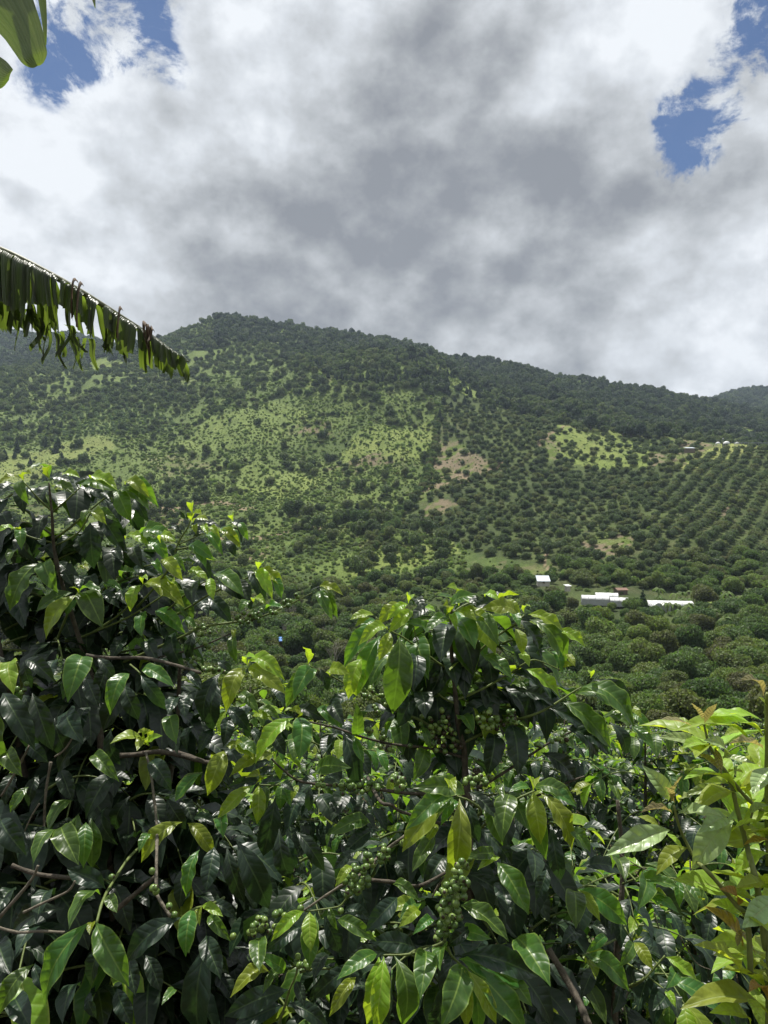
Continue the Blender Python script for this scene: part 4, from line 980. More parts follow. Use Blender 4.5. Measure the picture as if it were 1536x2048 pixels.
# crops of the photo in which the leaves were measured: origin, scale, distance
CROP = {'A': (0, 920, 3.84, 2.0), 'B': (300, 980, 3.84, 1.9), 'C': (0, 1290, 3.84, 1.62), 'D': (350, 1300, 3.84, 1.68), 'E': (0, 1650, 3.84, 1.28), 'F': (350, 1650, 3.84, 1.36),
        'G': (660, 1160, 3.84, 1.80), 'H': (960, 1190, 3.84, 1.74), 'I': (760, 1540, 3.84, 1.42), 'J': (660, 1740, 3.4909, 1.26), 'K': (1136, 1690, 3.84, 1.75), 'L': (1136, 1340, 3.84, 1.30), 'Q': (1136, 1690, 3.84, 1.25)}
LV = {
'A': """375 145 240 72 55 m;385 150 425 45 45 y;410 190 565 258 75 m;395 170 545 175 85 d;480 115 605 135 38 y;170 160 -10 205 50 y;185 160 240 112 30 y;185 170 220 330 78 m;150 200 -40 290 110 d;150 220 -60 330 95 d;200 230 190 420 110 d;260 260 370 335 100 d;390 200 300 345 90 d;610 225 765 125 70 d;615 215 890 242 90 m;700 145 890 232 62 y;640 225 800 310 82 d;820 250 868 340 75 g;890 235 1000 460 125 m;910 235 1130 375 95 m;960 192 1142 295 60 y;1000 180 1202 347 62 m;1030 300 1135 465 72 d;850 340 930 480 115 d;690 390 635 470 58 m;700 400 810 490 60 y;760 400 942 685 85 d;710 410 890 472 50 m;692 478 720 810 150 d;780 500 957 690 92 d;600 470 490 525 62 g;390 440 290 600 125 d;130 560 -30 565 52 y;165 540 90 540 30 y;150 545 165 682 76 m;150 560 30 655 75 d;230 570 280 782 115 d;330 610 352 662 56 g;130 600 200 765 92 d;320 700 445 765 95 d;560 600 450 735 105 d;600 580 655 745 85 d;640 840 680 832 38 y;140 720 60 792 60 m;318 795 95 1132 125 m;300 795 78 975 95 d;360 795 445 1022 128 m;430 790 602 962 98 d;350 780 376 745 30 y;480 850 560 965 72 g;300 830 220 935 85 d;590 1040 372 1352 135 y;560 1020 298 1155 88 m;560 1050 268 1242 92 d;600 1030 533 988 35 y;610 1020 772 1022 58 m;620 1030 792 1292 165 m;640 1060 762 1272 85 d;590 1070 513 1188 62 m;1090 960 1000 1167 98 y;1110 960 1395 1122 112 y;1140 945 1385 1040 62 m;1100 955 1132 925 25 y;1330 990 1462 1242 115 m;1340 980 1336 952 18 y;930 1000 975 1112 82 g;790 1030 912 1135 74 g;820 992 935 1002 42 m;1240 790 1392 915 62 y;1230 782 1415 845 66 m;1200 800 1252 875 50 m;1000 905 1215 900 65 d;940 905 1035 868 42 m;1085 600 1165 508 75 m;1100 602 1332 606 62 m;960 612 1135 662 52 y;1120 600 1187 682 58 m;1050 680 1100 842 98 g;1110 660 1284 765 92 m;1290 660 1352 765 76 d;1230 632 1334 630 35 y;1120 1160 1092 1342 88 m;1200 1160 1405 1322 82 m;1180 1230 1402 1335 105 d;870 1180 885 1482 92 d;980 1340 858 1535 115 d;1050 1200 1000 1335 82 d;900 700 952 782 70 g;40 640 -40 760 90 d;60 330 -20 460 100 d;30 420 100 560 100 d;60 800 -30 900 100 d;240 960 130 1120 140 d;100 1080 200 1280 150 d;250 1100 180 1300 140 d;480 1200 560 1400 120 d;640 1300 560 1480 120 d;700 900 760 1040 100 d;660 920 600 1010 90 d;840 1120 760 1260 100 d""",
'B': """330 190 326 110 15 y;262 222 230 165 28 g;290 228 292 178 20 g;320 242 392 190 25 y;330 252 445 236 38 y;300 290 525 290 62 d;350 290 355 342 48 y;420 290 442 342 42 y;430 340 330 362 50 g;160 280 242 345 42 d;-20 342 168 368 58 m;80 408 192 396 25 y;-10 402 132 545 85 m;130 440 190 535 72 g;462 302 535 365 25 y;530 318 687 442 62 y;525 308 684 405 60 m;620 262 735 332 72 d;690 250 752 378 58 m;640 240 646 195 10 y;600 290 702 402 66 d;430 360 552 492 66 m;590 390 652 505 66 d;300 432 484 536 48 m;300 440 422 592 74 m;340 520 462 672 85 d;100 542 244 688 52 y;150 537 264 625 48 m;300 632 442 695 42 y;462 676 486 834 72 y;490 662 704 805 66 m;500 722 724 844 66 g;390 740 328 895 115 g;380 860 440 962 92 d;400 820 614 1015 104 d;650 690 762 855 105 g;740 620 872 845 95 g;830 612 932 824 85 y;850 602 1018 755 64 y;940 660 1006 824 64 m;830 612 862 568 22 y;600 642 704 685 50 d;762 870 690 942 58 m;890 932 1012 912 46 m;800 880 888 884 42 y;780 922 792 850 32 g;900 930 906 872 32 g;1250 796 1302 740 42 g;1300 740 1472 806 36 y;1300 760 1414 844 42 m;1290 780 1392 985 74 m;1310 760 1432 965 54 m;650 1080 646 1152 25 y;660 1100 668 1314 62 m;540 1150 614 1172 36 g;40 940 254 1095 72 d;340 1080 288 1295 42 g;20 980 204 1185 112 d;200 1090 262 1355 124 d;250 1020 354 1072 36 m;300 1140 330 1300 80 d;120 1300 60 1440 110 d;-20 1180 60 1330 110 d""",
'C': """30 140 -45 225 52 y;122 140 108 364 115 y;190 120 408 278 105 g;180 130 242 315 84 g;60 160 -10 315 85 g;642 108 520 442 178 m;1000 222 858 514 134 m;1010 280 808 635 155 d;1080 230 1274 484 84 g;1100 190 1324 315 94 m;750 100 874 265 84 d;-25 380 40 905 168 m;20 370 250 775 155 g;180 380 335 592 115 g;250 370 395 780 145 g;60 830 172 1014 114 m;210 780 374 905 104 d;700 700 468 955 134 d;720 860 902 1038 104 m;900 1000 658 1340 175 d;560 1200 368 1435 134 m;830 1240 905 1535 144 d;610 1290 652 1605 104 m;700 1330 705 1690 128 m;1300 555 1352 745 118 m;1100 742 865 758 78 y;1140 770 1160 668 28 y;1150 770 1242 702 32 y;1130 770 1058 690 28 y;1140 775 1058 812 32 y;1540 990 1362 1185 94 m;1400 1360 1108 1650 118 y;1380 420 1288 534 104 g;1400 400 1422 565 94 g;1450 210 1544 335 64 g;220 1090 88 1275 74 m;-60 1300 205 1490 205 d;0 1300 150 1700 165 d;560 500 640 760 160 d;700 480 600 700 150 d;820 150 740 420 140 d;420 560 520 860 130 d;240 520 280 800 120 d;300 1000 220 1240 130 d;100 1000 40 1240 130 d;860 640 920 900 120 d;460 950 560 1200 130 d;1150 900 1320 1130 140 d;1280 1180 1420 1400 120 d;1000 1160 900 1400 120 d;440 120 380 300 100 d;560 200 480 420 110 d;660 260 760 480 120 d;960 300 1060 560 120 d;1500 620 1440 820 100 d""",
'D': """550 140 405 455 125 y;560 110 824 228 54 y;560 142 834 330 74 y;580 160 784 275 84 d;560 120 614 62 30 y;440 182 400 440 66 m;350 180 228 545 145 g;330 240 290 605 155 d;110 170 192 295 66 g;320 90 434 164 54 g;150 340 78 505 115 g;500 340 634 475 84 m;390 450 564 615 104 d;600 512 744 544 34 y;680 470 804 534 58 m;410 510 370 745 124 d;590 610 684 755 64 g;1020 110 984 -12 52 y;1060 150 868 425 114 m;1060 160 908 385 135 m;1110 140 1166 305 68 g;1190 195 1338 188 58 y;1440 60 1338 355 114 y;910 525 640 850 88 y;760 800 440 966 66 y;910 518 676 705 64 d;960 520 952 855 155 m;940 520 878 468 25 y;980 530 1022 765 54 m;920 460 1154 545 84 g;1090 450 1254 584 64 m;1220 440 1304 585 104 g;1400 360 1188 455 54 g;1385 650 1390 418 68 m;1390 670 1444 855 64 m;1280 620 1384 1045 135 d;1260 640 1168 745 64 d;1410 640 1544 560 74 d;380 772 248 1120 150 y;390 750 584 824 48 y;460 720 624 804 84 m;400 780 504 914 104 d;210 940 18 1145 84 m;590 1042 348 1275 78 y;640 1036 630 1315 96 y;700 1050 682 1255 64 m;620 1030 548 984 30 y;660 1020 428 1045 74 g;740 860 528 935 94 g;760 900 618 985 74 g;830 1040 912 1085 62 g;950 1040 898 1155 48 y;830 1060 884 1195 64 m;770 1130 685 1550 158 g;1000 1100 848 1405 185 d;1040 1040 1030 1225 64 g;50 1150 142 1325 104 d;95 1330 292 1565 98 y;140 1290 324 1345 74 d;360 1290 372 1445 94 m;860 1460 925 1680 135 d;930 1410 1104 1545 84 d;1500 1330 1203 1412 96 m;1545 1380 1296 1570 138 g;1090 1000 1334 912 64 m;560 1180 478 1275 64 g;300 620 180 800 120 d;80 620 20 800 110 d;1120 1120 1260 1350 150 d;1300 1100 1200 1320 140 d;1450 1150 1380 1380 130 d;720 620 840 800 100 d;520 1060 440 1200 90 d""",
'E': """700 740 378 1355 185 m;740 750 972 1205 175 m;710 762 690 838 52 y;770 535 548 785 92 m;830 540 894 665 84 m;480 20 604 308 164 m;660 -20 642 305 114 m;430 40 258 295 124 m;10 -40 205 235 172 d;1390 710 998 1035 158 g;1480 650 1430 985 124 m;260 1070 18 1425 134 m;270 1060 374 1285 84 d;810 490 536 348 144 d;1000 1000 1042 1315 155 d;700 1270 742 1485 114 d;500 640 128 805 165 d;1340 1270 1248 1375 60 m;1160 80 1073 203 62 m;300 780 120 1000 170 d;120 500 -40 700 170 d;560 860 420 1200 170 d;820 900 700 1240 170 d;620 1240 480 1530 170 d;120 1340 240 1560 160 d;900 1250 1020 1540 160 d;1120 1000 1240 1280 150 d;-20 900 90 1160 170 d;420 560 280 760 150 d""",
'F': """300 170 238 515 155 g;190 190 93 525 64 m;340 130 424 175 44 g;400 170 524 565 114 d;470 110 704 605 195 d;870 80 934 335 135 d;800 30 884 385 135 d;930 50 1134 335 94 d;160 650 108 985 134 m;210 620 358 698 58 y;200 640 190 765 42 y;250 600 464 715 64 d;260 700 414 880 84 m;240 850 352 1185 154 g;260 880 195 1570 235 d;650 870 650 1125 124 m;990 665 756 880 84 y;1035 667 1045 975 115 y;1080 680 1038 1065 124 m;1190 630 1244 795 54 m;980 780 706 965 114 g;835 1120 648 1000 84 m;730 1140 446 1315 84 y;820 1130 686 1285 54 m;870 1265 416 1455 154 g;830 1390 468 1550 114 g;870 1370 1154 1545 114 d;930 1200 994 1395 104 g;1480 820 1248 718 64 d;1290 660 1484 725 94 d;1390 1060 1076 1315 114 g;1360 320 1238 468 48 y;1400 200 1228 335 80 d;700 700 600 850 90 d;1140 700 1260 960 120 d;1180 1000 1060 1200 120 d;540 1300 640 1540 120 d;100 300 40 620 120 d""",
'G': """965 105 898 58 52 y;970 105 1044 112 36 y;915 225 828 128 74 m;930 240 1114 124 84 m;990 200 1062 180 52 y;890 272 868 202 58 y;930 270 972 384 48 y;950 256 1114 308 64 y;990 242 1218 334 74 y;1080 310 1294 505 135 m;980 310 1114 535 150 m;895 345 850 635 178 g;890 300 736 405 74 m;720 340 754 468 64 g;800 210 616 314 84 d;640 190 734 244 74 g;720 218 804 242 34 y;600 190 446 304 58 y;560 187 386 334 84 y;640 240 466 390 94 y;600 182 622 148 30 y;340 272 166 304 48 y;300 295 202 354 42 y;350 310 228 405 64 m;440 380 232 498 84 y;460 400 382 608 88 y;390 360 128 650 104 m;390 430 238 835 114 m;240 600 188 895 114 y;530 440 484 985 205 m;540 450 542 588 44 m;745 465 580 336 88 m;660 430 672 565 54 g;650 560 640 858 158 g;750 570 648 875 124 g;770 650 738 905 114 d;860 660 778 885 104 g;670 880 732 1065 134 g;660 880 518 1135 134 g;170 890 -5 985 64 g;0 740 154 730 62 y;1160 580 1384 745 104 m;1270 380 1454 475 84 d;1140 260 1294 335 74 d;1300 930 1008 1085 94 g;1030 920 1394 935 64 d;1290 830 1504 1115 94 d;1060 150 1124 204 74 g;1330 190 1098 216 64 g;1440 290 1178 230 104 y;1310 170 1454 265 64 y;1190 130 1294 152 52 y;1240 1170 1208 1515 165 g;1390 1110 1444 1505 195 g;600 1090 602 1405 154 d;770 1290 964 1535 154 d;720 1300 638 1545 124 m;700 1130 764 1284 54 m;1010 1090 1104 1185 104 m;340 600 420 760 100 d;560 900 620 1080 110 d;880 1000 1000 1160 90 d""",
'H': """370 150 624 278 84 y;600 270 794 394 74 y;380 190 635 535 125 m;290 190 446 415 115 g;230 180 304 254 64 m;340 140 386 93 22 y;270 260 322 445 84 y;310 450 374 545 64 y;330 460 418 534 42 g;480 490 544 408 62 g;540 440 624 585 66 m;640 460 724 544 38 y;400 490 494 438 54 d;620 575 714 543 30 y;350 570 594 775 74 y;230 600 584 795 115 d;270 730 558 855 84 g;240 700 354 724 50 m;150 720 356 995 94 d;775 710 1152 995 138 m;870 650 1134 845 74 g;850 642 838 603 38 y;710 770 1114 915 124 m;630 820 978 1155 138 m;530 870 874 1075 94 g;760 1040 974 1215 84 g;610 1010 884 1235 104 g;930 950 1144 1004 64 m;1130 870 1244 945 62 y;1000 980 1114 1205 104 d;1150 920 1294 1045 74 m;1160 1010 1324 1175 74 m;470 1210 718 1425 124 g;100 560 220 640 70 d""",
'I': """540 190 198 598 105 y;540 180 226 440 84 m;530 142 577 188 28 y;650 190 276 142 78 m;560 210 376 345 54 m;610 220 558 775 158 y;590 240 476 415 54 m;660 220 754 535 94 g;680 170 894 365 84 g;1000 190 938 560 175 m;800 240 932 555 114 m;860 150 932 235 64 m;1180 170 1230 545 135 y;1230 175 1454 585 115 y;1170 150 1486 255 104 m;1200 150 1484 274 54 m;1150 152 1000 170 48 m;1130 200 1266 655 94 m;1175 165 1186 138 18 y;1430 430 1604 625 84 m;1310 420 1382 815 114 g;900 710 1142 1115 178 m;870 690 668 665 32 m;680 800 1004 1035 104 d;860 700 756 765 42 y;760 450 994 715 134 d;500 660 338 905 144 d;420 500 258 765 74 m;440 420 358 545 64 y;100 880 294 1005 74 m;290 1072 18 1108 84 y;290 1080 158 1155 62 m;620 1050 864 1155 54 m;1100 600 1180 860 150 d;900 860 1000 1120 140 d;120 700 220 880 110 d;1280 760 1200 1000 130 d""",
'J': """330 590 68 755 84 m;400 580 148 606 84 g;600 550 294 505 124 g;340 605 262 1045 148 y;375 605 318 1105 124 y;450 600 502 1055 150 m;430 620 378 1110 124 g;650 570 630 905 144 m;690 540 722 644 64 g;180 750 8 1005 74 y;920 660 776 1110 188 m;860 650 716 1055 154 g;820 570 770 705 104 m;940 700 952 1075 78 y;960 700 1146 1048 84 y;1000 740 1034 1110 64 m;960 680 1342 1105 158 m;900 620 1354 805 138 m;920 590 1414 735 124 g;1240 740 1414 955 104 m;1300 480 1540 815 175 m;990 390 828 524 74 g;930 465 1114 482 54 m;910 245 1224 484 64 m;620 290 488 394 74 y;710 350 588 445 64 m;50 350 304 485 44 m;470 190 263 414 114 g;500 720 560 1000 150 d;120 620 60 900 140 d;1100 800 1200 1060 140 d;620 800 560 1060 140 d;1080 500 980 620 100 d""",
'K': """20 360 60 645 155 m;70 345 92 555 44 m;80 345 236 570 68 y;70 340 424 595 154 m;90 170 404 205 84 d;340 180 442 292 114 m;520 280 532 505 128 m;520 270 834 325 94 m;530 290 844 525 104 d;580 360 764 414 54 y;600 390 834 515 64 m;850 280 856 465 64 m;870 270 1014 445 64 m;640 450 744 645 104 d;490 750 398 925 84 m;510 750 644 944 84 y;380 830 544 905 74 d;150 820 384 914 58 y;120 850 444 1105 134 m;130 910 212 1034 84 y;290 700 148 815 64 m;320 560 332 694 64 g;750 860 974 1034 84 y;800 1000 758 1095 94 m;750 1130 648 1275 114 g;760 1140 824 1245 54 y;790 1150 842 1335 114 g;40 700 -60 780 100 d;160 620 300 690 90 d;200 960 100 1180 120 d;400 1080 340 1300 110 d"""}
SAP = {
'L': """1030 380 948 253 72 r;1050 410 1144 258 74 r;1490 390 998 388 64 a;1500 510 1076 432 134 a;1400 560 832 462 104 a;950 430 706 380 62 r;1040 568 696 515 78 b;1070 612 876 602 94 a;1190 680 1038 540 94 b;1150 760 922 620 94 r;1180 670 1444 724 48 b;1230 792 1346 790 52 a;1300 940 888 842 114 a;1190 892 878 972 64 b;1200 940 958 1042 114 a;1500 610 1232 570 64 r;1530 750 1418 955 124 b;1400 400 1474 455 104 b;1500 200 1318 80 48 r;1540 200 1520 25 94 r;1460 205 1544 295 74 a;770 1010 568 730 108 b;790 1020 744 898 48 r;820 1020 880 812 94 r;870 1010 944 980 62 b;800 1100 558 1096 66 r;840 1110 1184 1122 78 b;850 1020 852 960 50 a;780 1230 283 1428 148 b;700 1200 536 1125 58 a;750 1250 884 1374 94 a;1270 1160 950 1536 235 b;1230 1150 1000 1250 120 b;925 1370 678 1575 98 a;1280 1350 1088 1464 94 a;1220 1150 1454 1090 84 b;1250 1250 1444 1150 94 a;1540 1310 1348 1346 54 o;1540 1410 1278 1565 98 a;1360 960 1540 880 80 a;1400 1100 1540 1040 80 b;1320 470 1200 500 50 a;1130 600 1180 800 50 r""",
'Q': """1150 300 1334 364 84 b;1230 360 1434 424 84 a;1360 570 1098 440 94 a;1330 812 1046 470 98 o;1290 482 1158 338 74 o;1190 500 1284 600 114 a;1600 400 1336 636 178 b;1330 990 962 770 104 a;1520 1110 1178 960 114 a;1540 1200 1388 1130 84 o;1560 1340 862 1262 104 a;1400 1375 1086 1290 104 a;1510 290 1288 335 94 a;1300 650 1444 850 94 r;1040 430 1000 410 30 a;1340 640 1300 780 80 r;1420 860 1540 960 90 a;1460 480 1560 620 90 b;1380 1180 1500 1340 90 a"""}
CH = {
'G': """300 880 50 60 6;390 960 60 80 10;800 1090 130 60 16;860 1170 110 50 13;900 1270 110 60 16;790 1250 60 40 5;300 1170 30 25 3;425 1200 40 35 4;440 1290 60 25 5;615 1270 5 5 1;1200 1060 110 70 18;1280 1110 60 40 6;1410 1070 50 30 5;1150 1490 60 40 6;1090 1150 60 30 4;860 1010 30 20 3;1130 1240 20 20 2""",
'H': """60 960 90 80 8;250 940 60 50 7;590 1100 90 30 6;450 1170 30 25 3;655 1035 2 2 1;40 1420 60 40 6""",
'I': """740 80 90 60 10;660 680 40 90 6;150 90 60 70 9;30 640 40 90 8;180 560 30 30 2""",
'D': """1120 1020 30 40 5;1290 1050 90 60 14;1430 1050 70 50 10;1510 1060 50 50 7;1490 330 40 40 3;1490 630 30 20 3;230 140 50 20 4;320 155 25 20 3;400 165 20 20 2""",
'B': """720 980 80 45 12;800 985 60 30 6;860 950 30 30 4;1060 860 30 30 4;1120 820 20 15 2;950 940 40 12 3;400 1070 80 45 9;455 1180 40 30 3;340 1320 50 30 5""",
'C': """205 300 2 2 1;130 340 2 2 1;185 345 2 2 1;165 365 8 8 1""",
'F': """680 770 110 60 14;600 820 30 30 4;810 690 60 20 4;445 855 2 2 1;965 640 2 2 1;1400 420 110 110 22;1360 500 60 60 8;1490 280 40 60 8;1275 660 2 2 1;980 1050 60 50 7""",
'E': """1190 490 25 25 3;1300 625 3 3 1;1340 690 3 3 1;1165 360 15 15 1;855 400 3 3 1"""}
CHJ = [(815,445),(765,445),(840,385),(800,400),(770,380),(820,355),(870,385),(790,320),(855,330),(818,285),(893,285),(775,280),(790,235),(840,240),(880,235),(832,195),(895,190),(935,185),(800,155),(845,145),(815,105),(880,120),(935,130),(862,90),(925,65),(880,50),(905,20),(870,10),(935,95),(960,90),(905,330),(745,475),(890,-30),(920,-60)]
def cp(c, x, y, dD=0.0):
    ox, oy, s, D = CROP[c]; return P(ox + x / s, oy + y / s, D + dD)
hr = random.Random(11)
left = Plant('coffee_shrub', 'tall dark coffee shrub on the left, reaching above the middle of the picture', 'shrub', (P(215, 1700, 1.95).x, 1.95, float(ground_z(P(215, 1700, 1.95).x, 1.95))), 'coffee shrubs of the plantation')
cen = Plant('coffee_shrub', 'coffee shrub in the centre with clusters of green cherries and a straight reddish stem', 'shrub', (P(935, 1700, 1.78).x, 1.78, float(ground_z(P(935, 1700, 1.78).x, 1.78))), 'coffee shrubs of the plantation')
rgt = Plant('coffee_shrub', 'coffee shrub right of centre whose drooping leaves hang below the pale sapling', 'shrub', (P(1215, 1900, 1.95).x, 1.95, float(ground_z(P(1215, 1900, 1.95).x, 1.95))), 'coffee shrubs of the plantation')
sap = Plant('avocado_sapling', 'yellow-green sapling with pointed pale leaves at the lower right edge', 'sapling', (P(1530, 1900, 1.3).x, 1.32, float(ground_z(P(1530, 1900, 1.3).x, 1.32))))
def owner(c, x, y):
    ox, oy, s, D = CROP[c]; px, py = ox + x / s, oy + y / s
    if c == 'K': return rgt
    if c in 'ABCE': return left
    if c == 'D': return left if px < 545 and not (px > 470 and py > 1480) else cen
    if c == 'F': return left if px < 480 else cen
    return cen
def parse(txt):
    for q in txt.replace('\n', '').split(';'):
        w = q.split()
        if len(w) >= 5: yield [float(a) if a[-1] not in 'ymdgabro' else a for a in w]
for c, txt in LV.items():
    for (bx, by, tx, ty, w, cl) in parse(txt):
        s, D = CROP[c][2], CROP[c][3]; ml = math.hypot(tx - bx, ty - by) / s
        back = {'d': .05, 'g': .0, 'm': -.015, 'y': -.04}[cl] + hr.uniform(-.03, .03)
        if cl == 'd': back += .05
        L = ml / F * D; fw = min(max(ml, 45) / 110.0, 1)
        tipd = back - abs(hr.gauss(0, .02)) - (0.03 if cl in 'ym' else 0)
        hint = None
        b_, t_ = cp(c, bx, by, back), cp(c, tx, ty, tipd); t_ = t_ + (t_ - b_) * .08
        if cl in 'ymd' and abs(tx - bx) > .38 * abs(ty - by): hint = Vector((hr.uniform(-.25, .25), hr.uniform(-1.1, -.6), 1))
        wid = max(w / s / F * D * 1.04, (t_ - b_).length * .30); L0_ = (t_ - b_).length; need = wid / .43
        if need > L0_: t_ = cp(c, tx, ty, tipd - math.sqrt(need ** 2 - L0_ ** 2) * .95)         # a broad short-looking leaf points at the lens
        owner(c, bx, by).leaf(b_, t_, wid, cl, hint, True, hr)
for c, txt in SAP.items():
    for (bx, by, tx, ty, w, cl) in parse(txt):
        s, D = CROP[c][2], CROP[c][3]; back = hr.uniform(-.06, .06); b_, t_ = cp(c, bx, by, back * .5), cp(c, tx, ty, back - .02)
        L3 = (t_ - b_).length; wid = min(max(w / s / F * D * 1.1, L3 * .2), L3 * .6)
        hint = Vector((hr.uniform(-.4, .4), -.6, .8)) if cl in 'b' else Vector((hr.uniform(-.5, .5), hr.uniform(-.5, .15), 1.0))
        sap.leaf(b_, t_, wid, cl, hint, True, hr)
for c, txt in CH.items():
    for q in txt.split(';'):
        x, y, rx, ry, n = [float(a) for a in q.split()]; placed = []
        ow = owner(c, x, y)
        for k in range(int(n)):
            for tr in range(30):
                a = hr.random() * 6.283; rr = hr.random() ** .5; p = cp(c, x + rx * rr * math.cos(a), y + ry * rr * math.sin(a), -.03 + hr.uniform(-.025, .025) * (1 if n > 1 else 0))
                if all((p - o).length > .0118 for o in placed): placed.append(p); ow.cherry(p, hr.uniform(.0056, .0070), hr); break
placed = []
for (x, y) in CHJ:
    p = cp('J', x, y, -.02 + hr.uniform(-.012, .012)); cen.cherry(p, hr.uniform(.0062, .0071), hr); placed.append(p)
for k in range(22):
    x, y = hr.choice(CHJ); p = cp('J', x + hr.uniform(-20, 20), y + hr.uniform(-20, 20), .004 + hr.uniform(0, .02))
    if all((p - o).length > .0125 for o in placed): cen.cherry(p, hr.uniform(.0058, .0068), hr); placed.append(p)
def tw(pl, pts, r0, r1, mat='twig', name='branch'):
    """pts: (crop, x, y[, dD]) or Vectors"""
    if mat == 'palebark': r0 *= .72; r1 *= .72
    out = []
    for q in pts: out.append(q if isinstance(q, Vector) else cp(*q))
    pl.twig(out, r0, r1, M[mat], name)
T1 = P(215, 1500, 1.95); T2 = P(100, 1320, 2.02)
tw(left, [left.base + Vector((0, 0, -.1)), P(228, 1900, 1.95), P(214, 1700, 1.95), P(203, 1500, 1.97), P(190, 1380, 2.0), P(150, 1250, 2.03), P(112, 1120, 2.03), P(104, 1030, 2.0), P(98, 965, 2.0)], .014, .0022, 'bark', 'trunk')
tw(left, [left.base + Vector((-.05, 0, -.1)), P(120, 1850, 2.0), P(60, 1600, 2.0), P(20, 1400, 2.0), P(-20, 1200, 2.05)], .014, .006, 'bark', 'trunk')
tw(left, [left.base + Vector((.05, .03, -.1)), P(268, 1900, 2.0), P(330, 1600, 2.05), P(352, 1480, 2.1), P(360, 1330, 2.05)], .013, .005, 'bark', 'trunk')
